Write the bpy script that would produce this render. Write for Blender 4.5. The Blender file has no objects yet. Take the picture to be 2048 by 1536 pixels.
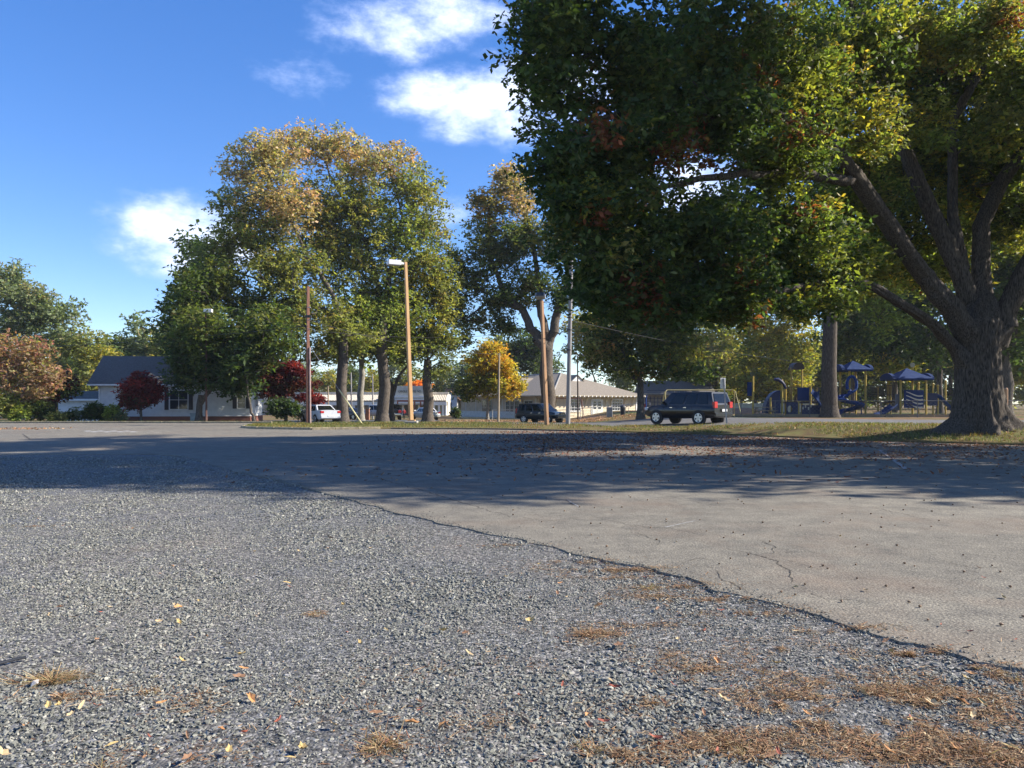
import bpy, bmesh, math, random
import numpy as np
from mathutils import Vector, Matrix, noise as mnoise

random.seed(7)
rng = np.random.default_rng(11)
sc = bpy.context.scene
R = math.radians

# ---------------------------------------------------------------- camera
F, HOR, CH = 1500.0, 806.0, 1.5          # focal length in photo pixels, horizon row, eye height
cam_d = bpy.data.cameras.new('camera')
cam_d.sensor_width = 36.0
cam_d.lens = 36.0 * F / 2048.0
cam_d.shift_y = (HOR - 768.0) / 2048.0
cam_d.clip_end = 4000.0
cam = bpy.data.objects.new('camera', cam_d)
sc.collection.objects.link(cam)
cam.location = (0, 0, CH)
cam.rotation_euler = (R(90), 0, 0)
sc.camera = cam

# ---------------------------------------------------------------- sun, sky, exposure
SUN_AZ = R(3)                            # measured from +X towards +Y (the sun stands to the right, a little ahead)
SUN_EL = R(33)
sun_dir = Vector((math.cos(SUN_AZ) * math.cos(SUN_EL), math.sin(SUN_AZ) * math.cos(SUN_EL), math.sin(SUN_EL)))
sd = bpy.data.lights.new('sun', 'SUN')
sd.energy = 4.8
sd.angle = R(0.55)
sd.color = (1.0, 0.93, 0.83)
sun = bpy.data.objects.new('sun', sd)
sc.collection.objects.link(sun)
sun.rotation_euler = sun_dir.to_track_quat('Z', 'Y').to_euler()
sun.location = (60, -20, 60)

w = bpy.data.worlds.new('World')
sc.world = w
w.use_nodes = True
nt = w.node_tree
nt.nodes.clear()
def wn(t, **kw):
    n = nt.nodes.new(t)
    for k, v in kw.items():
        setattr(n, k, v)
    return n
def wl(a, b):
    nt.links.new(a, b)
sky = wn('ShaderNodeTexSky', sky_type='NISHITA', sun_disc=False)
sky.sun_elevation = SUN_EL
sky.sun_rotation = math.pi / 2 - SUN_AZ
sky.air_density = 0.85
sky.dust_density = 0.05
sky.ozone_density = 2.8
hs = wn('ShaderNodeHueSaturation')
hs.inputs['Hue'].default_value = 0.516
hs.inputs['Saturation'].default_value = 1.47
hs.inputs['Value'].default_value = 1.5
gm = wn('ShaderNodeGamma'); gm.inputs['Gamma'].default_value = 0.75
wl(sky.outputs[0], gm.inputs['Color']); wl(gm.outputs[0], hs.inputs['Color'])
geo = wn('ShaderNodeTexCoord')
def cdir(px, py):
    return Vector(((px - 1024) / F, 1.0, (HOR - py) / F)).normalized()
# cloud banks: centre direction, half width and half height in radians, thickness
clouds = [(cdir(800, 52), 0.115, 0.034, 1.0), (cdir(905, 30), 0.085, 0.032, 1.1), (cdir(885, 185), 0.10, 0.036, 1.15),
          (cdir(970, 220), 0.09, 0.045, 1.3), (cdir(1120, 180), 0.10, 0.05, 1.1), (cdir(600, 145), 0.06, 0.035, .66), (cdir(350, 455), 0.08, 0.045, 1.25),
          (cdir(405, 500), 0.08, 0.045, 1.2), (cdir(900, 425), 0.06, 0.024, .8), (cdir(1380, 380), 0.09, 0.05, 1.1),
          (cdir(1600, 330), 0.1, 0.04, .8), (cdir(1000, 115), 0.05, 0.012, .6), (Vector((-.9, .3, .42)).normalized(), .16, .05, 1.0), (Vector((.2, -.9, .5)).normalized(), .2, .06, 1.0),
          (Vector((.9, -.6, .35)).normalized(), .15, .05, 1.0), (Vector((-.5, -.8, .45)).normalized(), .2, .06, 1.0)]
gcl = random.Random(5)      # unseen clouds added round the rest of the sky to whiten the fill light
for _ in range(16):
    a_ = gcl.uniform(R(130), R(410)); e_ = R(gcl.uniform(14, 62))
    clouds.append((Vector((math.cos(a_) * math.cos(e_), math.sin(a_) * math.cos(e_), math.sin(e_))), gcl.uniform(.10, .2), gcl.uniform(.04, .09), 1.05))
acc = None
ns0 = wn('ShaderNodeTexNoise'); ns0.inputs['Scale'].default_value = 7.0; ns0.inputs['Detail'].default_value = 4
wl(geo.outputs['Generated'], ns0.inputs['Vector'])
wsub = wn('ShaderNodeVectorMath', operation='SUBTRACT'); wl(ns0.outputs['Color'], wsub.inputs[0]); wsub.inputs[1].default_value = (.5, .5, .5)
wsc = wn('ShaderNodeVectorMath', operation='SCALE'); wl(wsub.outputs[0], wsc.inputs[0]); wsc.inputs['Scale'].default_value = 0.05
wadd = wn('ShaderNodeVectorMath', operation='ADD'); wl(geo.outputs['Generated'], wadd.inputs[0]); wl(wsc.outputs[0], wadd.inputs[1])
for c, wdt, hgt, th in clouds:
    right = Vector((c.y, -c.x, 0)).normalized()
    up = right.cross(c).normalized()
    d1 = wn('ShaderNodeVectorMath', operation='DOT_PRODUCT'); wl(wadd.outputs[0], d1.inputs[0]); d1.inputs[1].default_value = right / wdt
    d2 = wn('ShaderNodeVectorMath', operation='DOT_PRODUCT'); wl(wadd.outputs[0], d2.inputs[0]); d2.inputs[1].default_value = up / hgt
    d3 = wn('ShaderNodeVectorMath', operation='DOT_PRODUCT'); wl(geo.outputs['Generated'], d3.inputs[0]); d3.inputs[1].default_value = c
    m1 = wn('ShaderNodeMath', operation='MULTIPLY'); wl(d1.outputs['Value'], m1.inputs[0]); wl(d1.outputs['Value'], m1.inputs[1])
    m2 = wn('ShaderNodeMath', operation='MULTIPLY_ADD'); wl(d2.outputs['Value'], m2.inputs[0]); wl(d2.outputs['Value'], m2.inputs[1]); wl(m1.outputs[0], m2.inputs[2])
    m3 = wn('ShaderNodeMapRange'); wl(m2.outputs[0], m3.inputs[0]); m3.inputs[1].default_value = 0; m3.inputs[2].default_value = 1.8; m3.inputs[3].default_value = th; m3.inputs[4].default_value = 0
    m4 = wn('ShaderNodeMath', operation='GREATER_THAN'); wl(d3.outputs['Value'], m4.inputs[0]); m4.inputs[1].default_value = 0.3
    m5 = wn('ShaderNodeMath', operation='MULTIPLY'); wl(m3.outputs[0], m5.inputs[0]); wl(m4.outputs[0], m5.inputs[1])
    if acc is None:
        acc = m5.outputs[0]
    else:
        a = wn('ShaderNodeMath', operation='MAXIMUM'); wl(acc, a.inputs[0]); wl(m5.outputs[0], a.inputs[1]); acc = a.outputs[0]
ns = wn('ShaderNodeTexNoise'); ns.inputs['Scale'].default_value = 19.0; ns.inputs['Detail'].default_value = 10; ns.inputs['Roughness'].default_value = .64
mp = wn('ShaderNodeMapping'); mp.inputs['Scale'].default_value = (1, 1, 1.9); wl(geo.outputs['Generated'], mp.inputs['Vector']); wl(mp.outputs[0], ns.inputs['Vector'])
s1 = wn('ShaderNodeMath', operation='MULTIPLY_ADD'); wl(ns.outputs['Fac'], s1.inputs[0]); s1.inputs[1].default_value = 1.5; wl(acc, s1.inputs[2])
s2 = wn('ShaderNodeMapRange', interpolation_type='SMOOTHSTEP'); wl(s1.outputs[0], s2.inputs[0]); s2.inputs[1].default_value = 1.10; s2.inputs[2].default_value = 2.1
gate = wn('ShaderNodeMapRange'); wl(acc, gate.inputs[0]); gate.inputs[1].default_value = 0.0; gate.inputs[2].default_value = 0.25
s3 = wn('ShaderNodeMath', operation='MULTIPLY'); wl(s2.outputs[0], s3.inputs[0]); wl(gate.outputs[0], s3.inputs[1])
s4 = wn('ShaderNodeMath', operation='MULTIPLY'); wl(s3.outputs[0], s4.inputs[0]); s4.inputs[1].default_value = 0.84
cc = wn('ShaderNodeValToRGB')
cc.color_ramp.elements[0].color = (3.4, 4.3, 6.8, 1); cc.color_ramp.elements[1].color = (6.2, 6.7, 7.8, 1)
cc.color_ramp.elements[0].position = .15; cc.color_ramp.elements[1].position = .95
wl(s2.outputs[0], cc.inputs[0])
mx = wn('ShaderNodeMixRGB'); wl(s4.outputs[0], mx.inputs['Fac']); wl(hs.outputs[0], mx.inputs['Color1']); wl(cc.outputs[0], mx.inputs['Color2'])
bg = wn('ShaderNodeBackground'); bg.inputs['Strength'].default_value = 0.10
wl(mx.outputs[0], bg.inputs['Color'])
wo = wn('ShaderNodeOutputWorld'); wl(bg.outputs[0], wo.inputs['Surface'])

sc.view_settings.view_transform = 'Standard'
sc.view_settings.look = 'None'
sc.view_settings.exposure = 1.2
sc.view_settings.gamma = 1.0
sc.view_settings.use_curve_mapping = False
sc.cycles.max_bounces = 6
sc.cycles.diffuse_bounces = 3
sc.cycles.transmission_bounces = 3
sc.cycles.transparent_max_bounces = 4
sc.cycles.use_denoising = True

# ---------------------------------------------------------------- ground shape
def sm(a, b, x):
    t = min(1.0, max(0.0, (x - a) / (b - a)))
    return t * t * (3 - 2 * t)
FEX = [-60, -16.8, -16.6, -14.5, -11.2, -7.6, -1.0, 2.0, 7.0, 10.8, 13.3, 17.9, 25, 40, 80]
FEY = [56, 56, 47, 43.3, 42.0, 43.3, 42.6, 40.6, 37.2, 34.0, 30.2, 26.4, 23, 20, 16]
def fe(x):
    return float(np.interp(x, FEX, FEY))
def ground(x, y):
    d = y - fe(x)
    if d <= 0:
        return 0.0
    s = sm(6, 16, x)
    if y < 56: b = 0
    elif y < 130: b = -0.42 * sm(56, 74, y) - 0.55 * sm(74, 130, y)
    else: b = -0.97
    return s * 0.42 * sm(0, 5, d) + (1 - s) * b
def at(px, py, Y):
    """photo pixel at a known depth -> point"""
    return Vector(((px - 1024) / F * Y, Y, CH + (HOR - py) / F * Y))
def gp(px, Y):
    x = (px - 1024) / F * Y
    return Vector((x, Y, ground(x, Y)))
def flat(px, py):
    """photo pixel on the level lot"""
    Y = F * CH / (py - HOR)
    return Vector(((px - 1024) / F * Y, Y, 0))

# ---------------------------------------------------------------- materials
MATS = {}
def pmat(name, c1, c2=None, scale=3.0, rough=.7, bump=0.0, bscale=30.0, metal=0.0, spec=.4, detail=6.0, stretch=None, coat=0.0, lo=.35, hi=.65):
    if name in MATS:
        return MATS[name]
    m = bpy.data.materials.new(name); m.use_nodes = True
    t = m.node_tree; N = t.nodes; L = t.links
    p = N['Principled BSDF']
    p.inputs['Roughness'].default_value = rough
    p.inputs['Metallic'].default_value = metal
    p.inputs['Specular IOR Level'].default_value = spec
    p.inputs['Coat Weight'].default_value = coat
    tc = N.new('ShaderNodeTexCoord')
    vec = tc.outputs['Object']
    if stretch:
        mpn = N.new('ShaderNodeMapping'); mpn.inputs['Scale'].default_value = stretch
        L.new(vec, mpn.inputs['Vector']); vec = mpn.outputs[0]
    if c2 is None:
        c2 = tuple(c * .8 for c in c1)
    nz = N.new('ShaderNodeTexNoise'); nz.inputs['Scale'].default_value = scale; nz.inputs['Detail'].default_value = detail
    L.new(vec, nz.inputs['Vector'])
    r = N.new('ShaderNodeValToRGB')
    r.color_ramp.elements[0].position = lo; r.color_ramp.elements[1].position = hi
    r.color_ramp.elements[0].color = (*c2, 1); r.color_ramp.elements[1].color = (*c1, 1)
    L.new(nz.outputs['Fac'], r.inputs[0]); L.new(r.outputs[0], p.inputs['Base Color'])
    if bump:
        nb = N.new('ShaderNodeTexNoise'); nb.inputs['Scale'].default_value = bscale; nb.inputs['Detail'].default_value = 5
        L.new(vec, nb.inputs['Vector'])
        b = N.new('ShaderNodeBump'); b.inputs['Strength'].default_value = bump; b.inputs['Distance'].default_value = .02
        L.new(nb.outputs['Fac'], b.inputs['Height']); L.new(b.outputs[0], p.inputs['Normal'])
    MATS[name] = m
    return m
def attr_mat(name, transl=.35, rough=.55, spec=.25, gain=1.0):
    """leaf-like material that takes its colour from the per-leaf attribute"""
    if name in MATS:
        return MATS[name]
    m = bpy.data.materials.new(name); m.use_nodes = True
    t = m.node_tree; N = t.nodes; L = t.links
    p = N['Principled BSDF']; p.inputs['Roughness'].default_value = rough; p.inputs['Specular IOR Level'].default_value = spec
    a = N.new('ShaderNodeAttribute'); a.attribute_name = 'col'
    L.new(a.outputs['Color'], p.inputs['Base Color'])
    if transl:
        tr = N.new('ShaderNodeBsdfTranslucent')
        g = N.new('ShaderNodeMixRGB'); g.blend_type = 'MULTIPLY'; g.inputs['Fac'].default_value = 1
        g.inputs['Color2'].default_value = (1.5, 1.55, .7, 1)
        L.new(a.outputs['Color'], g.inputs['Color1']); L.new(g.outputs[0], tr.inputs['Color'])
        mxs = N.new('ShaderNodeMixShader'); mxs.inputs[0].default_value = transl
        L.new(p.outputs[0], mxs.inputs[1]); L.new(tr.outputs[0], mxs.inputs[2])
        L.new(mxs.outputs[0], N['Material Output'].inputs['Surface'])
    MATS[name] = m
    return m
def glass_mat(name, c=(.02, .025, .03), rough=.06):
    m = pmat(name, c, c, rough=rough, spec=.7)
    return m

# ---------------------------------------------------------------- mesh helpers
def link(o, parent=None):
    sc.collection.objects.link(o)
    if parent is not None:
        o.parent = parent
    return o
def tag(o, label=None, cat=None, group=None, kind=None):
    if label: o['label'] = label
    if cat: o['category'] = cat
    if group: o['group'] = group
    if kind: o['kind'] = kind
    return o
def empty(name, loc=(0, 0, 0), rz=0.0, label=None, cat=None, group=None):
    o = bpy.data.objects.new(name, None)
    o.empty_display_size = .2
    o.location = loc; o.rotation_euler = (0, 0, rz)
    link(o)
    return tag(o, label, cat, group)
def np_mesh(name, verts, faces, mat=None, cols=None, smooth=False):
    """fast mesh from arrays: faces is (n,k)"""
    me = bpy.data.meshes.new(name)
    verts = np.asarray(verts, dtype=np.float32); faces = np.asarray(faces, dtype=np.int32)
    n, k = faces.shape
    me.vertices.add(len(verts)); me.vertices.foreach_set('co', verts.ravel())
    me.loops.add(n * k); me.loops.foreach_set('vertex_index', faces.ravel())
    me.polygons.add(n)
    me.polygons.foreach_set('loop_start', np.arange(0, n * k, k, dtype=np.int32))
    if smooth:
        me.polygons.foreach_set('use_smooth', np.ones(n, dtype=bool))
    if cols is not None:
        ca = me.color_attributes.new('col', 'FLOAT_COLOR', 'POINT')
        c4 = np.ones((len(verts), 4), dtype=np.float32); c4[:, :3] = cols
        ca.data.foreach_set('color', c4.ravel())
    me.update(calc_edges=True)
    if mat is not None:
        me.materials.append(mat)
    return me
def mesh_obj(name, me, parent=None):
    return link(bpy.data.objects.new(name, me), parent)

class MB:
    """collects boxes, tubes, prisms and quads and links them as ONE mesh object"""
    def __init__(s):
        s.v = []; s.f = []
    def add(s, vs, fs):
        b = len(s.v)
        s.v += [tuple(p) for p in vs]
        s.f += [tuple(i + b for i in f) for f in fs]
        return s
    def box(s, x0, x1, y0, y1, z0, z1, M=None):
        vs = [Vector((x, y, z)) for z in (z0, z1) for y in (y0, y1) for x in (x0, x1)]
        if M is not None: vs = [M @ p for p in vs]
        return s.add(vs, [(0, 2, 3, 1), (4, 5, 7, 6), (0, 1, 5, 4), (2, 6, 7, 3), (0, 4, 6, 2), (1, 3, 7, 5)])
    def bar(s, a, b, w, h=None, up=Vector((0, 0, 1))):
        """rectangular bar between two points"""
        a = Vector(a); b = Vector(b); h = h or w
        d = (b - a).normalized()
        if abs(d.dot(up)) > .98: up = Vector((0, 1, 0))
        r = d.cross(up).normalized() * (w / 2); u = r.cross(d).normalized() * (h / 2)
        vs = [a - r - u, a + r - u, a + r + u, a - r + u, b - r - u, b + r - u, b + r + u, b - r + u]
        return s.add(vs, [(0, 1, 2, 3), (7, 6, 5, 4), (0, 4, 5, 1), (1, 5, 6, 2), (2, 6, 7, 3), (3, 7, 4, 0)])
    def tube(s, pts, rad, n=8, cap=True):
        pts = [Vector(p) for p in pts]
        if not hasattr(rad, '__len__'): rad = [rad] * len(pts)
        ref = None; rings = []; b0 = len(s.v)
        for i, p in enumerate(pts):
            d = (pts[min(i + 1, len(pts) - 1)] - pts[max(i - 1, 0)]).normalized()
            if ref is None:
                ref = d.orthogonal().normalized()
            ref = (ref - d * ref.dot(d))
            ref = ref.normalized() if ref.length > 1e-6 else d.orthogonal().normalized()
            bi = d.cross(ref)
            for k in range(n):
                a = 2 * math.pi * k / n
                s.v.append(tuple(p + (ref * math.cos(a) + bi * math.sin(a)) * rad[i]))
        for i in range(len(pts) - 1):
            for k in range(n):
                a = b0 + i * n + k; b = b0 + i * n + (k + 1) % n
                s.f.append((a, b, b + n, a + n))
        if cap:
            s.f.append(tuple(b0 + k for k in reversed(range(n))))
            s.f.append(tuple(b0 + (len(pts) - 1) * n + k for k in range(n)))
        return s
    def disc(s, c, axis, r, t, n=20):
        c = Vector(c); a = Vector(axis).normalized() * (t / 2)
        return s.tube([c - a, c + a], r, n)
    def prism(s, poly, a, b):
        """poly: list of 3D points (planar); extruded by the vector b-a"""
        d = Vector(b) - Vector(a)
        n = len(poly)
        vs = [Vector(p) for p in poly] + [Vector(p) + d for p in poly]
        fs = [tuple(range(n - 1, -1, -1)), tuple(range(n, 2 * n))] + [(i, (i + 1) % n, n + (i + 1) % n, n + i) for i in range(n)]
        return s.add(vs, fs)
    def quad(s, a, b, c, d):
        return s.add([a, b, c, d], [(0, 1, 2, 3)])
    def build(s, name, mat, parent=None, smooth=False, bevel=0.0):
        me = bpy.data.meshes.new(name)
        me.from_pydata(s.v, [], s.f)
        me.materials.append(mat)
        bm = bmesh.new(); bm.from_mesh(me)
        bmesh.ops.recalc_face_normals(bm, faces=bm.faces)
        if bevel:
            bmesh.ops.bevel(bm, geom=list(bm.edges), offset=bevel, segments=1, affect='EDGES', clamp_overlap=True)
        bm.to_mesh(me); bm.free()
        if smooth:
            for p in me.polygons: p.use_smooth = True
            try:
                me.set_sharp_from_angle(angle=R(40))
            except Exception:
                pass
        return mesh_obj(name, me, parent)
# ================================================================= the setting: ground, lot, gravel, verge, street
def node_mat(name):
    m = bpy.data.materials.new(name); m.use_nodes = True
    return m, m.node_tree.nodes, m.node_tree.links, m.node_tree.nodes['Principled BSDF']
def ramp(N, L, src, stops):
    r = N.new('ShaderNodeValToRGB')
    e = r.color_ramp.elements
    while len(e) < len(stops): e.new(.5)
    for k, (p, c) in enumerate(stops):
        e[k].position = p; e[k].color = (*c, 1)
    L.new(src, r.inputs[0])
    return r.outputs[0]
def tex_noise(N, L, vec, scale, detail=5, rough=.5):
    n = N.new('ShaderNodeTexNoise'); n.inputs['Scale'].default_value = scale; n.inputs['Detail'].default_value = detail; n.inputs['Roughness'].default_value = rough
    L.new(vec, n.inputs['Vector'])
    return n.outputs['Fac']
def mixc(N, L, fac, a, b, mode='MIX'):
    x = N.new('ShaderNodeMixRGB'); x.blend_type = mode
    for i, s in ((0, fac), (1, a), (2, b)):
        if hasattr(s, 'links'): L.new(s, x.inputs[i])
        elif i == 0: x.inputs[0].default_value = s
        else: x.inputs[i].default_value = (*s, 1)
    return x.outputs[0]

# --- asphalt: weathered, aggregate showing, stains and darker patches
m, N, L, p = node_mat('asphalt'); MATS['asphalt'] = m
tc = N.new('ShaderNodeTexCoord'); V = tc.outputs['Object']
big = tex_noise(N, L, V, .22, 4)
base = ramp(N, L, big, [(.3, (.130, .118, .097)), (.52, (.182, .165, .134)), (.75, (.218, .196, .157))])
mid = tex_noise(N, L, V, 2.2, 8, .68)
base = mixc(N, L, .45, base, ramp(N, L, mid, [(.3, (.07, .068, .065)), (.7, (.31, .284, .226))]))
fine = tex_noise(N, L, V, 75, 5, .8)
spk = ramp(N, L, fine, [(.34, (.25, .25, .25)), (.47, (.8, .8, .8)), (.56, (1.25, 1.24, 1.2)), (.66, (2.8, 2.7, 2.45))])
base = mixc(N, L, 1.0, base, spk, 'MULTIPLY')
vo = N.new('ShaderNodeTexVoronoi'); vo.inputs['Scale'].default_value = 48; L.new(V, vo.inputs['Vector'])
vr = ramp(N, L, vo.outputs['Distance'], [(0.0, (1.35, 1.33, 1.28)), (.4, (1, 1, 1)), (.8, (.62, .62, .62))])
base = mixc(N, L, .8, base, vr, 'MULTIPLY')
# rusty leaf-dust drifts
dr = tex_noise(N, L, V, .5, 6, .65)
dfac = N.new('ShaderNodeMapRange'); L.new(dr, dfac.inputs[0]); dfac.inputs[1].default_value = .50; dfac.inputs[2].default_value = .74; dfac.inputs[3].default_value = 0; dfac.inputs[4].default_value = .55
base = mixc(N, L, dfac.outputs[0], base, (.17, .115, .08))
L.new(base, p.inputs['Base Color']); p.inputs['Roughness'].default_value = .9; p.inputs['Specular IOR Level'].default_value = .25
bmp = N.new('ShaderNodeBump'); bmp.inputs['Strength'].default_value = .55; bmp.inputs['Distance'].default_value = .006
L.new(vo.outputs['Distance'], bmp.inputs['Height']); bmp.invert = True
bmp2 = N.new('ShaderNodeBump'); bmp2.inputs['Strength'].default_value = .35; bmp2.inputs['Distance'].default_value = .03
L.new(mid, bmp2.inputs['Height']); L.new(bmp.outputs[0], bmp2.inputs['Normal']); L.new(bmp2.outputs[0], p.inputs['Normal'])

# --- crushed-stone bed
m, N, L, p = node_mat('crushed_stone'); MATS['crushed_stone'] = m
tc = N.new('ShaderNodeTexCoord'); V = tc.outputs['Object']
vo = N.new('ShaderNodeTexVoronoi'); vo.inputs['Scale'].default_value = 55; L.new(V, vo.inputs['Vector'])
sepc = N.new('ShaderNodeSeparateColor'); L.new(vo.outputs['Color'], sepc.inputs[0])
cell = ramp(N, L, sepc.outputs[0], [(0, (.04, .04, .039)), (.5, (.11, .107, .10)), (.82, (.20, .194, .18)), (1, (.40, .38, .34))])
big = tex_noise(N, L, V, .45, 6, .62)
tint = ramp(N, L, big, [(.35, (.82, .86, .92)), (.6, (1.05, 1.0, .95)), (.8, (1.25, 1.08, .9))])
cell = mixc(N, L, 1.0, cell, tint, 'MULTIPLY')
rr = tex_noise(N, L, V, 1.1, 6, .7)
rf = N.new('ShaderNodeMapRange'); L.new(rr, rf.inputs[0]); rf.inputs[1].default_value = .60; rf.inputs[2].default_value = .78; rf.inputs[4].default_value = .45
cell = mixc(N, L, rf.outputs[0], cell, (.20, .12, .07))
L.new(cell, p.inputs['Base Color']); p.inputs['Roughness'].default_value = .85; p.inputs['Specular IOR Level'].default_value = .3
bmp = N.new('ShaderNodeBump'); bmp.inputs['Strength'].default_value = .5; bmp.inputs['Distance'].default_value = .015; bmp.invert = True
L.new(vo.outputs['Distance'], bmp.inputs['Height']); L.new(bmp.outputs[0], p.inputs['Normal'])

# --- stones (one random tone per stone)
m, N, L, p = node_mat('loose_stone'); MATS['loose_stone'] = m
oi = N.new('ShaderNodeObjectInfo')
tone = ramp(N, L, oi.outputs['Random'], [(0, (.084, .086, .074)), (.3, (.150, .152, .128)), (.7, (.212, .212, .178)), (.9, (.282, .278, .232)), (.985, (.37, .355, .295)), (1, (.25, .18, .125))])
tc = N.new('ShaderNodeTexCoord')
gr = tex_noise(N, L, tc.outputs['Object'], 3.0, 6)
tone = mixc(N, L, .6, tone, ramp(N, L, gr, [(.3, (.6, .6, .6)), (.7, (1.25, 1.22, 1.18))]), 'MULTIPLY')
L.new(tone, p.inputs['Base Color']); p.inputs['Roughness'].default_value = .72; p.inputs['Specular IOR Level'].default_value = .4

# --- leaf-strewn earth / thin grass for the far ground
m, N, L, p = node_mat('leafy_earth'); MATS['leafy_earth'] = m
tc = N.new('ShaderNodeTexCoord'); V = tc.outputs['Object']
a = tex_noise(N, L, V, .16, 6, .6)
b = tex_noise(N, L, V, 5.5, 6, .7)
c1 = ramp(N, L, b, [(.3, (.07, .055, .03)), (.5, (.17, .10, .055)), (.65, (.27, .16, .085)), (.8, (.36, .24, .14))])
c2 = ramp(N, L, b, [(.3, (.035, .06, .018)), (.6, (.10, .125, .035)), (.8, (.20, .18, .06))])
f = N.new('ShaderNodeMapRange'); L.new(a, f.inputs[0]); f.inputs[1].default_value = .45; f.inputs[2].default_value = .6
L.new(mixc(N, L, f.outputs[0], c1, c2), p.inputs['Base Color']); p.inputs['Roughness'].default_value = .95; p.inputs['Specular IOR Level'].default_value = .1

grass_m = pmat('verge_turf', (.15, .14, .05), (.13, .085, .045), scale=1.1, rough=.95, spec=.1, bump=.6, bscale=60)
kerb_m = pmat('old_kerb_paint', (.44, .36, .22), (.22, .18, .13), scale=6, rough=.9, bump=.3, bscale=90)
concrete = pmat('concrete', (.38, .36, .32), (.26, .25, .22), scale=4, rough=.9, bump=.25, bscale=80)

# --- terrain sheet to the horizon
xs = np.unique(np.concatenate([np.linspace(-900, -80, 20), np.linspace(-80, -30, 26), np.linspace(-30, 45, 76), np.linspace(45, 90, 20), np.linspace(90, 900, 20)]))
ys = np.unique(np.concatenate([np.linspace(-80, 15, 12), np.linspace(15, 80, 100), np.linspace(80, 160, 30), np.linspace(160, 1500, 22)]))
vs = np.zeros((len(ys), len(xs), 3))
for j, y in enumerate(ys):
    for i, x in enumerate(xs):
        d = y - fe(x)
        z = ground(x, y) - .03
        if d < .8: z -= .12 * (1 - max(0, d) / .8)
        vs[j, i] = (x, y, z)
nx, ny = len(xs), len(ys)
q = [(j * nx + i, j * nx + i + 1, (j + 1) * nx + i + 1, (j + 1) * nx + i) for j in range(ny - 1) for i in range(nx - 1)]
terrain = mesh_obj('terrain', np_mesh('terrain', vs.reshape(-1, 3), q, MATS['leafy_earth'], smooth=True)); tag(terrain, kind='structure')

# --- gravel bed
GE = [(2400, 1400), (2048, 1337), (1950, 1326), (1870, 1297), (1800, 1281), (1700, 1252), (1600, 1217), (1540, 1203), (1430, 1180), (1390, 1160), (1300, 1136),
      (1200, 1119), (1130, 1101), (1050, 1081), (970, 1065), (910, 1053), (800, 1026), (690, 996), (560, 962), (470, 943), (430, 931), (370, 912), (300, 908)]
edge = [flat(*e) for e in GE]
fine_edge = []
for a, b in zip(edge[:-1], edge[1:]):
    n = max(2, int((b - a).length / .05))
    for k in range(n):
        pt = a.lerp(b, k / n)
        off = mnoise.noise(pt * 2.1) * .07 + mnoise.noise(pt * 7) * .032 + mnoise.noise(pt * 23) * .022
        fine_edge.append(Vector((pt.x + off * .5, pt.y + off, 0)))
def edge_y(x):      # where the asphalt starts for a given x
    return float(np.interp(x, EXS, EYS))
_s = sorted((v.x, v.y) for v in fine_edge)
EXS = [-70, -18] + [v[0] for v in _s] + [14, 60]; EYS = [21.6, 21.6] + [v[1] for v in _s] + [2.0, -4.0]
def gz(x, y):       # gravel surface
    pile = .016 * max(0.0, 1 - abs(y - edge_y(x)) / .3)
    return -.026 + pile + .012 * mnoise.noise(Vector((x * .8, y * .8, 3))) + .006 * mnoise.noise(Vector((x * 4, y * 4, 1)))
gx = np.concatenate([np.linspace(-60, -9, 40), np.linspace(-8.8, 5, 150), np.linspace(5.5, 60, 30)])
gy = np.concatenate([np.linspace(-20, 1.5, 10), np.linspace(1.7, 12, 120), np.linspace(12.3, 24, 40)])
gv = np.array([(x, y, gz(x, y) if y < 23 else -.05) for y in gy for x in gx])
nx, ny = len(gx), len(gy)
q = [(j * nx + i, j * nx + i + 1, (j + 1) * nx + i + 1, (j + 1) * nx + i) for j in range(ny - 1) for i in range(nx - 1)]
gravel = mesh_obj('gravel_lot', np_mesh('gravel_lot', gv, q, MATS['crushed_stone'], smooth=True)); tag(gravel, kind='structure')

# --- asphalt slab with a ragged edge
poly = [Vector((60, -6, 0)), Vector((20, 0.6, 0))] + fine_edge + [Vector((-12, 21.9, 0)), Vector((-20, 21.9, 0)), Vector((-60, 21.5, 0)), Vector((-90, 22, 0)), Vector((-90, 56, 0)), Vector((-17.6, 56, 0))]
poly += [Vector((x, fe(x) + .05, 0)) for x in (-16.75, -16.6, -15.6, -14.5, -12.8, -11.2, -9.4, -7.6, -4, -1, 2, 7, 10.8, 13.3, 17.9, 25, 40, 60)]
bm = bmesh.new()
top = [bm.verts.new(v) for v in poly]
bm.faces.new(top)
bmesh.ops.triangulate(bm, faces=bm.faces[:])
low = [bm.verts.new((v.x + random.uniform(-.012, .012), v.y - .035, -.06)) for v in poly]
n = len(poly)
for i in range(n):
    j = (i + 1) % n
    bm.faces.new((top[j], top[i], low[i], low[j]))
bmesh.ops.recalc_face_normals(bm, faces=bm.faces)
me = bpy.data.meshes.new('asphalt_lot'); bm.to_mesh(me); bm.free(); me.materials.append(MATS['asphalt'])
lot = mesh_obj('asphalt_lot', me); tag(lot, kind='structure')
if lot.data.polygons[0].normal.z < 0:
    lot.data.flip_normals()

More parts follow.
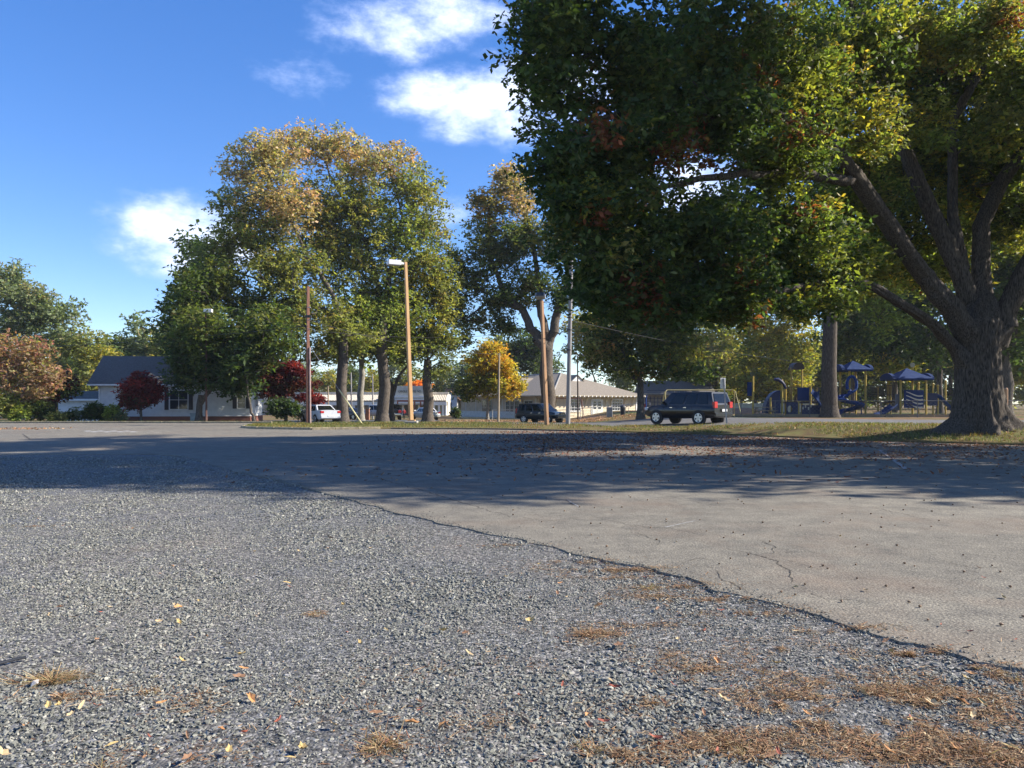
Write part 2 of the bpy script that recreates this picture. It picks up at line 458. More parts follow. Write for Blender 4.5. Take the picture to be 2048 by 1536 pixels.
# --- cracks and faded paint on the lot (flat marks)
crack_m = pmat('crack_dirt', (.025, .023, .02), (.05, .042, .033), scale=8, rough=1)
paint_m = pmat('worn_paint', (.40, .395, .38), (.17, .165, .155), scale=22, rough=.9, lo=.4, hi=.6)
def strip(name, pts, wdt, mat, jitter=.0, z=.004, parent=lot):
    P = []
    for a, b in zip(pts[:-1], pts[1:]):
        n = max(1, int((b - a).length / .045))
        for k in range(n): P.append(a.lerp(b, k / n))
    P.append(pts[-1])
    if jitter:
        P = [Vector((p_.x + jitter * (mnoise.noise(p_ * 4) + .55 * mnoise.noise(p_ * 13)), p_.y + jitter * (1.4 * mnoise.noise(p_ * 4 + Vector((9, 4, 0))) + .8 * mnoise.noise(p_ * 13 + Vector((2, 7, 0)))), 0)) for p_ in P]
    mb = MB(); vs = []
    for i, p_ in enumerate(P):
        d = (P[min(i + 1, len(P) - 1)] - P[max(0, i - 1)]).normalized()
        s_ = Vector((-d.y, d.x, 0)) * wdt * .5 * (random.uniform(.5, 1.3) if jitter else 1)
        if jitter: s_ *= min(1, .25 + 3.0 * min(i, len(P) - 1 - i) / len(P))
        vs += [Vector((p_.x, p_.y, z)) - s_, Vector((p_.x, p_.y, z)) + s_]
    mb.add(vs, [(2 * i, 2 * i + 2, 2 * i + 3, 2 * i + 1) for i in range(len(P) - 1)])
    return mb.build(name, mat, parent)
for pts, wd in (([(1510, 1078), (1545, 1092), (1552, 1104), (1548, 1110)], .013), ([(1425, 1094), (1470, 1102), (1530, 1115), (1545, 1121), (1575, 1137), (1579, 1150), (1588, 1163), (1580, 1172)], .014),
                ([(1540, 1112), (1600, 1127), (1640, 1140)], .008), ([(1425, 1138), (1450, 1160), (1478, 1178), (1500, 1188)], .012), ([(1270, 1063), (1310, 1080), (1322, 1092)], .010),
                ([(540, 925), (640, 945), (760, 958), (860, 985), (940, 1010), (1024, 1034), (1120, 1042)], .022), ([(1090, 880), (1085, 905), (1070, 935), (1060, 960)], .03),
                ([(860, 900), (960, 930), (1060, 935)], .02), ([(1690, 1012), (1760, 1018), (1880, 1045)], .012), ([(1130, 998), (1150, 1012)], .02), ([(45, 868), (62, 880)], .08), ([(1300, 985), (1420, 1010), (1500, 1008)], .010), ([(1480, 1205), (1510, 1211), (1560, 1222), (1640, 1246)], .02), ([(1545, 1108), (1620, 1104), (1700, 1112)], .007), ([(1700, 1255), (1760, 1246), (1830, 1262)], .010), ([(1180, 1030), (1260, 1052), (1350, 1058), (1440, 1078)], .009), ([(1880, 1120), (1940, 1135), (2040, 1138)], .008), ([(1360, 1128), (1400, 1118), (1460, 1126)], .008), ([(700, 930), (820, 948), (900, 946)], .018), ([(1240, 905), (1320, 930), (1440, 940), (1520, 965)], .014), ([(1600, 1180), (1650, 1196), (1740, 1204)], .008)):
    strip('crack', [flat(*q_) for q_ in pts], wd * .72, crack_m, jitter=.06)
strip('parking_line', [flat(1760, 900), flat(1812, 938)], .10, paint_m)
for a, b in (((1134, 1000), (1158, 1014)), ((1330, 1055), (1390, 1042))):
    strip('paint_scrape', [flat(*a), flat(*b)], .02, paint_m)
for k in range(8):
    xx = 172 + k * 13
    strip('paint_dash', [flat(xx, 862 + (k % 2) * 1.6), flat(xx + 7, 862.4 + (k % 2) * 1.6)], .30, pmat('fresh_paint', (.75, .75, .73), (.5, .5, .5), scale=6))

# --- lofted sheets
def dense(pts, n):
    P = [Vector((a[0], a[1], 0)) for a in pts]
    ln = [0]
    for a, b in zip(P[:-1], P[1:]): ln.append(ln[-1] + (b - a).length)
    out = []
    for t in np.linspace(0, ln[-1], n):
        out.append((float(np.interp(t, ln, [q_.x for q_ in P])), float(np.interp(t, ln, [q_.y for q_ in P]))))
    return out
def loft(name, front, back, n, rows, dz, mat, crown=0.0, skirt=False):
    A = dense(front, n); B = dense(back, n); vs = []
    for r_ in range(rows):
        t = r_ / (rows - 1)
        for a, b in zip(A, B):
            x = a[0] + (b[0] - a[0]) * t; y = a[1] + (b[1] - a[1]) * t
            vs.append((x, y, ground(x, y) + dz + crown * math.sin(math.pi * t)))
    if skirt:
        vs = [(x, y - .01, -.06) for (x, y, z) in vs[:n]] + vs; rows += 1
    q = [(j * n + i, j * n + i + 1, (j + 1) * n + i + 1, (j + 1) * n + i) for j in range(rows - 1) for i in range(n - 1)]
    return mesh_obj(name, np_mesh(name, vs, q, mat, smooth=True))
VF = [(-16.6, 48.0), (-16.2, 45.2), (-14.5, 43.4), (-11.2, 42.1), (-7.6, 43.4), (-1, 42.7), (2, 40.7), (7, 37.3), (10.8, 34.1), (13.3, 30.3), (17.9, 26.5), (25, 23.1), (40, 20.1)]
VB = [(-16.5, 48.6), (-15.6, 52.5), (-12, 55), (-8, 55.4), (-3, 55), (1, 53), (4, 50.5), (7.5, 45.5), (12, 40.5), (16, 36.5), (20, 34.5), (27, 31.5), (40, 28)]
verge = loft('grass_verge', VF, VB, 110, 14, .05, grass_m, .04, skirt=True); tag(verge, kind='structure')
street_m = pmat('street_asphalt', (.13, .125, .12), (.09, .085, .08), scale=1.5, rough=.9, bump=.2, bscale=90)
SB = [(-34, 62), (-30, 84), (-14, 90), (-2, 84), (4, 74), (9, 66), (13, 60), (18, 53), (24, 49), (40, 43)]
street = loft('street', [(-17.4, 55.7), (-12, 56), (-8, 56), (-3, 55.4), (1.2, 53.4), (4.3, 50.9), (7.9, 45.8), (12.4, 40.8), (20.3, 34.9), (40, 28.4)], SB, 80, 14, .01, street_m); tag(street, kind='structure')

# kerb stones: each its own piece
kerb = empty('kerb'); tag(kerb, kind='structure')
def kerb_run(pts, n, w_=.16, h_=.13, mat=kerb_m, gap=.012, zfun=lambda x, y: 0.0):
    D = dense(pts, n + 1)
    for a, b in zip(D[:-1], D[1:]):
        A = Vector((a[0], a[1], 0)); B = Vector((b[0], b[1], 0)); d = (B - A).normalized()
        A += d * gap; B -= d * gap
        zm = zfun((A.x + B.x) / 2, (A.y + B.y) / 2)
        mb = MB().bar(A + Vector((0, 0, zm + h_ / 2 - .02)), B + Vector((0, 0, zm + h_ / 2 - .02)), w_, h_ + .04)
        mb.build('kerb_stone', mat, kerb, bevel=.015)
kerb_run([(-16.6, 53), (-16.75, 48.0), (-16.3, 45.1), (-14.55, 43.3), (-11.2, 42.0), (-7.6, 43.25)], 14)
kerb_run([(-7.0, 43.4), (-1, 42.6), (2, 40.6), (4.4, 39)], 7, h_=.07, mat=pmat('dark_kerb', (.10, .095, .085), (.05, .045, .04), scale=5, rough=.95))
kerb_run([(-62, 56.3), (-40, 56.3), (-18, 56.3)], 16, h_=.12)
# ================================================================= trees and shrubs
LEAF = attr_mat('leaf', transl=.48)
bark_m = pmat('bark', (.15, .125, .10), (.05, .042, .034), scale=5, rough=.95, bump=1.0, bscale=9, spec=.15, stretch=(5, 5, .7))
bark_grey = pmat('bark_grey', (.125, .105, .085), (.028, .023, .019), scale=7, rough=.95, bump=1.0, bscale=11, spec=.12, stretch=(4, 4, .55))
bark_pale = pmat('bark_pale', (.34, .32, .28), (.16, .15, .13), scale=4, rough=.95, bump=.6, bscale=8, spec=.15, stretch=(4, 4, .8))
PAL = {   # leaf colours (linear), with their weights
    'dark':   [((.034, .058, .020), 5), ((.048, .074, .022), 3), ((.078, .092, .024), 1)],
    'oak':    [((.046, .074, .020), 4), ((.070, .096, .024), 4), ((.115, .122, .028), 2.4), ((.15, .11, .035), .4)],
    'mid':    [((.10, .12, .036), 4), ((.145, .152, .044), 4), ((.19, .18, .05), 2.4), ((.22, .15, .055), .8)],
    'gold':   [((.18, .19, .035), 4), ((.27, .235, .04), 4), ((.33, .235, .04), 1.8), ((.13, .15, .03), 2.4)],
    'orange': [((.36, .17, .05), 3), ((.30, .20, .06), 3), ((.20, .17, .05), 2.5), ((.10, .12, .04), 1.5)],
    'bronze': [((.32, .215, .13), 4), ((.26, .205, .12), 4), ((.18, .175, .09), 3), ((.40, .22, .12), 1.6)],
    'tan':    [((.26, .165, .115), 4), ((.21, .12, .085), 4), ((.15, .12, .065), 2.4), ((.22, .085, .06), 3)],
    'red':    [((.13, .016, .02), 4), ((.085, .013, .018), 4), ((.26, .028, .025), 1)],
    'wine':   [((.075, .018, .018), 4), ((.12, .026, .02), 3), ((.055, .04, .02), 2)],
    'rust':   [((.17, .055, .025), 4), ((.11, .035, .02), 3), ((.07, .07, .02), 2)],
    'grey':   [((.11, .135, .070), 4), ((.088, .112, .060), 4), ((.15, .16, .085), 2), ((.20, .15, .085), .4)],
    'lime':   [((.145, .175, .035), 4), ((.105, .14, .03), 4), ((.20, .20, .05), 2)],
    'amber':  [((.52, .27, .04), 4), ((.44, .31, .05), 4), ((.32, .27, .05), 3)],
    'fire':   [((.60, .18, .02), 4), ((.55, .24, .03), 3)],
}
for _k in ('mid', 'lime', 'bronze', 'grey', 'tan'):
    PAL[_k] = [(tuple(1.22 * q for q in c_), w_) for c_, w_ in PAL[_k]]
def leaf_cloud(centres, spread, pals, per, size, aspect=.5, droop=.0, flat=.25, g=rng, jit=.28, bpal=None):
    """leaf blades scattered about the clump centres; one colour per blade"""
    C = np.repeat(np.asarray(centres), per, axis=0)
    n = len(C)
    sp = np.repeat(np.asarray(spread), per)[:, None]
    off = g.normal(size=(n, 3)); off /= np.linalg.norm(off, axis=1)[:, None] + 1e-9
    off *= (g.random((n, 1)) ** .5) * 1.35
    off[:, 2] *= .72
    # blades come in sprigs of four
    k = 4
    idx = (np.arange(n) // k) * k
    base = C + (off * sp)[np.minimum(idx, n - 1)]
    d = g.normal(size=(n, 3)); d[:, 2] = d[:, 2] * .55 - droop
    d /= np.linalg.norm(d, axis=1)[:, None]
    nrm = g.normal(size=(n, 3)) * (1 - flat); nrm[:, 2] += 2.2 * flat
    s = np.cross(d, nrm); s /= np.linalg.norm(s, axis=1)[:, None] + 1e-9
    Ln = size * np.exp(g.normal(0, .32, (n, 1))).clip(.45, 1.9); W = Ln * aspect * g.uniform(.75, 1.2, (n, 1)) * .5
    up = np.cross(s, d) * Ln * g.uniform(-.12, .22, (n, 1))
    v = np.empty((n, 4, 3))
    v[:, 0] = base; v[:, 1] = base + d * Ln * .52 + s * W + up; v[:, 2] = base + d * Ln; v[:, 3] = base + d * Ln * .48 - s * W + up
    # colours: palette by clump, small jitter by blade
    cl = np.empty((len(centres), 3))
    alt = np.empty((len(centres), 3))
    for a, P in enumerate(pals):
        wts = np.array([x[1] for x in PAL[P]], float); wts /= wts.sum()
        i1, i2 = g.choice(len(wts), 2, p=wts)
        cl[a] = PAL[P][i1][0]; alt[a] = PAL[P][i2][0]
    cl = np.repeat(cl, per, axis=0); alt = np.repeat(alt, per, axis=0)
    t = g.random((n, 1)) * .7
    if bpal:      # stray blades of the tree's main colour blend the clumps
        W0 = np.array([x[1] for x in PAL[bpal]], float); W0 /= W0.sum()
        bc = np.array([x[0] for x in PAL[bpal]])[g.choice(len(W0), n, p=W0)]
        m_ = (g.random(n) < .30)[:, None]
        cl = np.where(m_, bc, cl)
    col = 1.3 * (cl * (1 - t) + alt * t) * (1 + jit * g.normal(size=(n, 1))).clip(.45, 1.8)
    col = np.repeat(col, 4, axis=0)
    f = np.arange(n * 4).reshape(n, 4)
    return v.reshape(-1, 3), f, col

WOB = np.random.default_rng(3)
class Skel:
    """branch skeleton: nodes with parents; twigs reach out to the clump centres"""
    def __init__(s):
        s.p = []; s.par = []; s.fix = []
    def limb(s, pts, rad, start=None, step=.7):
        pts = [np.array(q, float) for q in pts]
        prev = start
        if start is None:
            s.p.append(pts[0]); s.par.append(-1); s.fix.append(rad[0]); prev = len(s.p) - 1
        for a, b, ra, rb in zip(pts[:-1], pts[1:], rad[:-1], rad[1:]):
            n = max(1, int(np.linalg.norm(b - a) / step))
            for k in range(1, n + 1):
                t = k / n
                s.p.append(a + (b - a) * t + (WOB.normal(size=3) * .28 * (ra + (rb - ra) * t) if start is not None else 0)); s.par.append(prev); s.fix.append(ra + (rb - ra) * t); prev = len(s.p) - 1
        return prev
    def reach(s, targets, g, seg=1.2, zmin=None, maxr=None):
        order = np.argsort([np.min(np.linalg.norm(np.array(s.p) - t, axis=1)) for t in targets])
        tips = {}
        for oi in order:
            t = targets[oi]
            P = np.array(s.p)
            dist = np.linalg.norm(P - t, axis=1)
            below = np.maximum(0, P[:, 2] - t[2])
            cost = dist + below * .5
            if zmin is not None: cost = cost + np.where(P[:, 2] < zmin, 50, 0)
            j = int(np.argmin(cost)); a = P[j]; L_ = dist[j]
            n = max(1, int(L_ / seg)); prev = j
            bend = g.normal(size=3) * L_ * .09; bend[2] += L_ * .06
            for k in range(1, n + 1):
                u = k / n
                q = a + (t - a) * u + bend * math.sin(math.pi * u) + (g.normal(size=3) * .05 * L_ / n if k < n else 0)
                s.p.append(q); s.par.append(prev); s.fix.append(0); prev = len(s.p) - 1
            tips[oi] = prev
        return tips
    def radii(s, tip=.016, ex=2.35):
        n = len(s.p); acc = np.zeros(n); has = np.zeros(n, bool)
        for i in range(n - 1, -1, -1):
            r_ = acc[i] ** (1 / ex) if has[i] else tip
            r_ = max(r_, s.fix[i]) if s.fix[i] else r_
            acc[i] = r_
            if s.par[i] >= 0:
                acc[s.par[i]] += (acc[i] if not s.fix[i] else min(acc[i], .05)) ** ex if True else 0
                has[s.par[i]] = True
        # fixed limbs keep their given radius
        return np.array([s.fix[i] if s.fix[i] else acc[i] for i in range(n)])
    def mesh(s, name, mat, tip=.016, sides=6, wob=0.0, cap=.25):
        r_ = s.radii(tip)
        P = np.array(s.p); par = np.array(s.par)
        e = np.nonzero(par >= 0)[0]
        A = P[par[e]]; B = P[e]
        rb = r_[e]; ra = np.where(np.array(s.fix)[e] > 0, r_[par[e]], np.minimum(r_[par[e]], rb * 1.25))
        d = B - A; ln = np.linalg.norm(d, axis=1)[:, None] + 1e-9; d = d / ln
        A = A - d * np.minimum(ra[:, None] * .35, .2)
        ref = np.where(np.abs(d[:, 2:3]) > .9, np.array([[1., 0, 0]]), np.array([[0, 0, 1.]]))
        u = np.cross(d, ref); u /= np.linalg.norm(u, axis=1)[:, None]; v_ = np.cross(d, u)
        n = len(e)
        ang = np.linspace(0, 2 * math.pi, sides, endpoint=False)
        ring = np.cos(ang)[None, :, None] * u[:, None, :] + np.sin(ang)[None, :, None] * v_[:, None, :]
        va = A[:, None, :] + ring * ra[:, None, None]; vb = B[:, None, :] + ring * rb[:, None, None]
        V_ = np.concatenate([va, vb], axis=1).reshape(-1, 3)
        b0 = np.arange(n)[:, None] * (2 * sides); k = np.arange(sides)[None, :]; k2 = (k + 1) % sides
        Fq = np.stack([b0 + k, b0 + k2, b0 + sides + k2, b0 + sides + k], axis=-1).reshape(-1, 4)
        return np_mesh(name, V_, Fq, mat, smooth=True)

def lobes_world(lobes, Y):
    """lobes given as photo pixels (px, py, rx, ry, palette[, depth offset, depth radius]) at depth Y"""
    out = []
    for lb in lobes:
        px, py, rx, ry, pal = lb[:5]
        dy = lb[5] if len(lb) > 5 else 0.0
        D = Y + dy
        c = at(px, py, D); sx = rx / F * D; sz = ry / F * D
        ry_ = lb[6] if len(lb) > 6 else (sx + sz) / 2 * 1.05
        out.append((np.array(c), np.array([sx, ry_, sz]), pal))
    return out
def sample_lobes(lw, n, g, shell=.45):
    vol = np.array([np.prod(r_) ** .8 for _, r_, _ in lw]); vol /= vol.sum()
    pts, pals = [], []
    for k in g.choice(len(lw), n, p=vol):
        c, r_, pal = lw[k]
        d = g.normal(size=3); d /= np.linalg.norm(d)
        t = (shell + (1 - shell) * g.random()) if g.random() < .8 else g.random()
        pts.append(c + d * r_ * t); pals.append(pal)
    return np.array(pts), pals
def make_tree(name, label, base, trunk, lobes, nclump, per, lsize, spread, trunk_mat=bark_m, limbs=(), cat='tree', group=None, tip=.02, seed=1, aspect=.5, droop=.15,
              parts=('trunk', 'crown'), sides=7, accents=(), shell=.45, seg=1.2, zmin=None, mat=LEAF, bpal=None):
    """trunk: list of (x,y,z,r); limbs: lists of (x,y,z,r); lobes already in world space"""
    g = np.random.default_rng(seed)
    base = Vector(base)
    root = empty(name, base, 0, label, cat, group)
    sk = Skel()
    end = sk.limb([q[:3] for q in trunk], [q[3] for q in trunk])
    for lm in limbs:
        a = np.array(lm[0][:3])
        j = int(np.argmin(np.linalg.norm(np.array(sk.p) - a, axis=1)))
        sk.limb([q[:3] for q in lm], [q[3] for q in lm], start=j)
    pts, pals = sample_lobes(lobes, nclump, g, shell)
    pals = list(pals)
    for (prob, pal) in accents:
        for i in range(len(pals)):
            if g.random() < prob: pals[i] = pal
    pts[:, 2] = np.maximum(pts[:, 2], base.z + .25)
    sk.reach(pts, g, seg=seg, zmin=zmin)
    me = sk.mesh(parts[0], trunk_mat, tip=tip, sides=sides)
    t = mesh_obj(parts[0], me, root); t.matrix_parent_inverse = Matrix.Translation(-base)
    v, f, c = leaf_cloud(pts, g.uniform(.7, 1.3, len(pts)) * spread, pals, per, lsize, aspect, droop, g=g, bpal=bpal)
    v[:, 2] = np.maximum(v[:, 2], base.z + .04)
    cr = mesh_obj(parts[1], np_mesh(parts[1], v, f, mat, c), root); cr.matrix_parent_inverse = Matrix.Translation(-base)
    return root
def tree_px(name, label, px, Y, r0, fork_py, lobes, nclump, per, lsize, spread, lean=0.0, limbs_px=(), **kw):
    b = gp(px, Y)
    top = at(px + lean, fork_py, Y)
    H = top.z - b.z
    gt = np.random.default_rng(int(px * 7 + Y)); o1, o2, o3 = gt.normal(0, .28 * r0, 3)
    tr = [(b.x, b.y, b.z - .15, r0 * 1.75), (b.x, b.y, b.z + .18, r0 * 1.45), (b.x + (top.x - b.x) * .1, b.y, b.z + min(.9, H * .25), r0 * 1.1),
          (b.x + (top.x - b.x) * .35 + o1, b.y, b.z + H * .35, r0 * 1.02), (b.x + (top.x - b.x) * .65 + o2, b.y + o3, b.z + H * .65, r0 * .95), (top.x, b.y, top.z, r0 * .82)]
    lims = []
    for lm in limbs_px:
        lims.append([(*at(q[0], q[1], Y + (q[3] if len(q) > 3 else 0)), q[2]) for q in lm])
    return make_tree(name, label, b, tr, lobes_world(lobes, Y), nclump, per, lsize, spread, limbs=lims, **kw)

# ------------------------------------------------------------- the great oak at the right
HY = 30.0
hb = gp(1958, HY)
hero = empty('oak_tree', hb, 0, 'huge spreading oak with furrowed grey trunk and flared roots beside the playground', 'tree')
g = np.random.default_rng(5)
def hp(px, py, Y, r_): return (*at(px, py, Y), r_)
# bole: a furrowed, flared shaft
def bole(name, axis, n=72, root_dirs=(), depth=.045, parent=None, flare=.0):
    """axis: (point, radius) list; ridged bark is real relief"""
    pts = [Vector(a[:3]) for a in axis]; rad = [a[3] for a in axis]
    ln = [0]
    for a, b in zip(pts[:-1], pts[1:]): ln.append(ln[-1] + (b - a).length)
    m_ = max(8, int(ln[-1] / .085)); vs = []
    ref = Vector((1, 0, 0))
    for i in range(m_ + 1):
        t = ln[-1] * i / m_
        c = Vector([float(np.interp(t, ln, [q[k] for q in pts])) for k in range(3)])
        t2 = min(ln[-1], t + .1); t1 = max(0, t - .1)
        d = (Vector([float(np.interp(t2, ln, [q[k] for q in pts])) for k in range(3)]) - Vector([float(np.interp(t1, ln, [q[k] for q in pts])) for k in range(3)])).normalized()
        rr = float(np.interp(t, ln, rad))
        rf = (ref - d * ref.dot(d)).normalized(); bi = d.cross(rf)
        for k in range(n):
            a = 2 * math.pi * k / n
            dirv = rf * math.cos(a) + bi * math.sin(a)
            q = Vector((math.cos(a) * 2.2 * max(.35, rr), math.sin(a) * 2.2 * max(.35, rr), t * .34))
            rid = 1 - abs(mnoise.noise(q * 2.6)) * 2.6
            rid2 = 1 - abs(mnoise.noise(q * 6.1 + Vector((7, 1, 0)))) * 2.4
            lump = mnoise.noise(Vector((math.cos(a) * 1.1, math.sin(a) * 1.1, t * .6 + axis[0][0]))) + .6 * max(0, mnoise.noise(Vector((math.cos(a) * 1.6, math.sin(a) * 1.6, t * 1.3 + 5))) - .25)
            r_ = rr * (1 + .16 * lump) + depth * (rid * .65 + rid2 * .4)
            h = c.z - hb.z
            for (ra, rl, rw) in root_dirs:
                da = (a - ra + math.pi) % (2 * math.pi) - math.pi
                r_ += rl * math.exp(-(da / rw) ** 2) * math.exp(-max(0, h) / .55)
            vs.append(c + dirv * r_)
    q_ = [(i * n + k, i * n + (k + 1) % n, (i + 1) * n + (k + 1) % n, (i + 1) * n + k) for i in range(m_) for k in range(n)]
    o = mesh_obj(name, np_mesh(name, [tuple(v) for v in vs], q_, bark_grey, smooth=True), parent)
    o.matrix_parent_inverse = Matrix.Translation(-hb)
    return o
roots = [(R(180), .95, .42), (R(215), .45, .3), (R(262), .55, .22), (R(310), .35, .3), (R(345), 1.35, .26), (R(20), .9, .3), (R(90), .7, .5)]
fk = at(1962, 640, HY)
bole('trunk', [(hb.x, hb.y, hb.z - .25, 1.02), (hb.x, hb.y, hb.z + .1, .90), (hb.x, hb.y, hb.z + .5, .79), (*at(1955, 770, HY), .72), (*at(1955, 700, HY), .74), (*at(1960, 650, HY), .78), (*at(1963, 600, HY), .45), (*at(1963, 575, HY), .1)], n=96, root_dirs=roots, depth=.11, parent=hero)
HL = [
    [hp(1948, 705, 29.9, .55), hp(1908, 622, 29.5, .54), hp(1845, 550, 29.2, .44), hp(1770, 440, 28, .40), hp(1715, 360, 27, .36), hp(1672, 300, 26, .30), hp(1600, 250, 24.5, .17), hp(1500, 200, 22.5, .09)],
    [hp(1955, 670, 30.2, .55), hp(1925, 560, 30.2, .46), hp(1870, 440, 30.3, .40), hp(1805, 290, 30.4, .33), hp(1765, 180, 30.4, .29), hp(1738, 60, 30.4, .25), hp(1722, -80, 30.4, .18)],
    [hp(1968, 660, 30.5, .60), hp(1962, 540, 31, .46), hp(1962, 450, 31.5, .42), hp(2005, 360, 32, .36), hp(2070, 270, 32, .28), hp(2140, 150, 32, .2)],
    [hp(1990, 690, 30, .62), hp(2012, 620, 29.7, .54), hp(2060, 525, 29.2, .46), hp(2150, 400, 28.4, .36), hp(2300, 300, 27, .2)],
    [hp(1940, 740, 30, .36), hp(1905, 690, 29.7, .30), hp(1862, 645, 29.2, .24), hp(1800, 606, 28, .20), hp(1745, 572, 27, .18), hp(1690, 560, 26.3, .15), hp(1610, 572, 25, .11), hp(1500, 592, 23.5, .08), hp(1360, 604, 22, .04)],
    [hp(1925, 540, 30.8, .36), hp(1905, 430, 31, .24), hp(1905, 240, 31.5, .21), hp(1950, 160, 31.5, .19), hp(2010, 60, 31.2, .16), hp(2045, -20, 31, .12)],
]
HL = [[(a_, b_, c_, r_ * .70) for a_, b_, c_, r_ in lm] for lm in HL]
for lm in HL:
    bole('limb', lm, n=44, depth=.05, parent=hero)
sk = Skel()
sk.limb([tuple(hb), tuple(at(1955, 700, HY)), tuple(fk)], [.9, .8, .7])
for lm in HL:
    j = int(np.argmin(np.linalg.norm(np.array(sk.p) - np.array(lm[0][:3]), axis=1)))
    sk.limb([q[:3] for q in lm], [max(.03, q[3] * .85) for q in lm], start=j)
for lm in ([hp(1715, 360, 27, .2), hp(1560, 345, 24.5, .15), hp(1400, 360, 22, .10), hp(1270, 380, 20.5, .06)],
           [hp(1765, 180, 30.4, .2), hp(1620, 110, 27, .16), hp(1430, 70, 23.5, .12), hp(1250, 90, 21, .08), hp(1140, 120, 20, .05)],
           [hp(1600, 250, 24.5, .14), hp(1450, 230, 22, .10), hp(1280, 220, 20.4, .07), hp(1130, 250, 19.6, .04)],
           [hp(1738, 60, 30.4, .2), hp(1600, -120, 27, .15), hp(1400, -180, 23, .1), hp(1220, -120, 21, .06)],
           [hp(1500, 592, 23.5, .1), hp(1360, 560, 21.5, .07), hp(1230, 500, 20.5, .05)]):
    j = int(np.argmin(np.linalg.norm(np.array(sk.p) - np.array(lm[0][:3]), axis=1)))
    sk.limb([q[:3] for q in lm], [q[3] for q in lm], start=j)
def HLobe(px, py, Y, rx, ry, pal, dr=None):
    c = at(px, py, Y); sx = rx / F * Y; sz = ry / F * Y
    return (np.array(c), np.array([sx, dr or (sx + sz) / 2, sz]), pal)
HLB = [HLobe(1120, 50, 20, 110, 110, 'dark', 2.6), HLobe(1100, 170, 19.6, 75, 70, 'dark', 2), HLobe(1120, 300, 19.6, 105, 80, 'dark', 2), HLobe(1150, 400, 20, 75, 80, 'dark', 1.8),  # dark lobes put the crown's shaded side into leaf colour
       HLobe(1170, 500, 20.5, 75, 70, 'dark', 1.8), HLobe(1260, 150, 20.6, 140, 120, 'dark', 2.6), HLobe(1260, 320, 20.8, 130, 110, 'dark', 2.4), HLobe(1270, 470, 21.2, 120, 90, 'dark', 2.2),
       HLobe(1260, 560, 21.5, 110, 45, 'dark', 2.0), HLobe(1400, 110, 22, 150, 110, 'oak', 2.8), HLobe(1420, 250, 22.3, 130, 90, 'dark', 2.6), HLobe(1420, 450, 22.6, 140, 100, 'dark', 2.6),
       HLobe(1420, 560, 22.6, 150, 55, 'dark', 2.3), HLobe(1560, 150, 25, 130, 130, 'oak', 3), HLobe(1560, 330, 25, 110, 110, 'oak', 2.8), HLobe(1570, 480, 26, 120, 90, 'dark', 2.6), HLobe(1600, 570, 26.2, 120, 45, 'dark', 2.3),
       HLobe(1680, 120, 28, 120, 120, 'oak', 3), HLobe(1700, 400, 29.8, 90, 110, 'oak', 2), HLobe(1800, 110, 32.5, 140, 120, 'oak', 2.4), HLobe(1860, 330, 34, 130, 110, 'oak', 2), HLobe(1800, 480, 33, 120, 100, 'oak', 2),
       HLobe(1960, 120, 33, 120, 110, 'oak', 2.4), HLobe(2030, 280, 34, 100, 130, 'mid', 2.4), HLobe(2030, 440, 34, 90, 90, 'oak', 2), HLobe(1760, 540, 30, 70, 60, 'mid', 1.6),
       HLobe(1200, 585, 21.4, 80, 45, 'dark', 1.8), HLobe(1330, 610, 22, 100, 36, 'dark', 2), HLobe(1480, 615, 23.6, 110, 34, 'dark', 2), HLobe(1610, 605, 25.6, 90, 34, 'dark', 2), HLobe(2480, 380, 28.2, 150, 120, 'oak', 3), HLobe(1700, 250, 26.5, 90, 80, 'mid', 1.6), HLobe(1830, 60, 28, 110, 70, 'mid', 1.8), HLobe(1960, 60, 28.5, 100, 60, 'mid', 1.8), HLobe(1990, 260, 29, 60, 70, 'mid', 1.2), HLobe(1850, 250, 28.8, 50, 50, 'lime', 1.0), HLobe(1700, 520, 27, 70, 50, 'oak', 1.4), HLobe(2040, 150, 29, 60, 80, 'oak', 1.4), HLobe(1850, 210, 35.5, 110, 90, 'gold', 2), HLobe(2000, 210, 36, 100, 90, 'mid', 2), HLobe(1950, 400, 37, 110, 100, 'gold', 2), HLobe(1780, 350, 34, 90, 80, 'mid', 1.8), HLobe(1860, 530, 36, 90, 70, 'oak', 2), HLobe(2180, 200, 30, 200, 200, 'oak', 5), HLobe(2330, 330, 28, 160, 160, 'oak', 4), HLobe(1650, -180, 27, 260, 130, 'oak', 5), HLobe(1900, -160, 31, 260, 140, 'oak', 6), HLobe(1330, -110, 21.5, 210, 100, 'dark', 3.2)]  # includes a far-right lobe, out of view, added to shade the trunk
def _off(lb):
    px = 1024 + F * lb[0][0] / lb[0][1]; py = HOR - F * (lb[0][2] - CH) / lb[0][1]
    return py < -80 or px > 2130
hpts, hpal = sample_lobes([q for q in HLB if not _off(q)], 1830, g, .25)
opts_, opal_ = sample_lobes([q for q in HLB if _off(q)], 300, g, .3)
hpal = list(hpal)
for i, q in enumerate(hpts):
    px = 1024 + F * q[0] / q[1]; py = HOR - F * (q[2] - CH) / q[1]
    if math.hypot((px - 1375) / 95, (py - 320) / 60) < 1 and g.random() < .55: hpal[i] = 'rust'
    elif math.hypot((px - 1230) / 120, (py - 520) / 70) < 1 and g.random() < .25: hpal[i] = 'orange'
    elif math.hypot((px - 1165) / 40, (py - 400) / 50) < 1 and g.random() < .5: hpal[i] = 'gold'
    elif px > 1560 and g.random() < .5: hpal[i] = 'gold' if g.random() < .5 else 'lime'  # gold and lime clumps paint the backlit glow at upper right
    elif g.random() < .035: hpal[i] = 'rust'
sk.reach(np.concatenate([hpts, opts_]), g, seg=.8, zmin=hb.z + 2.5)
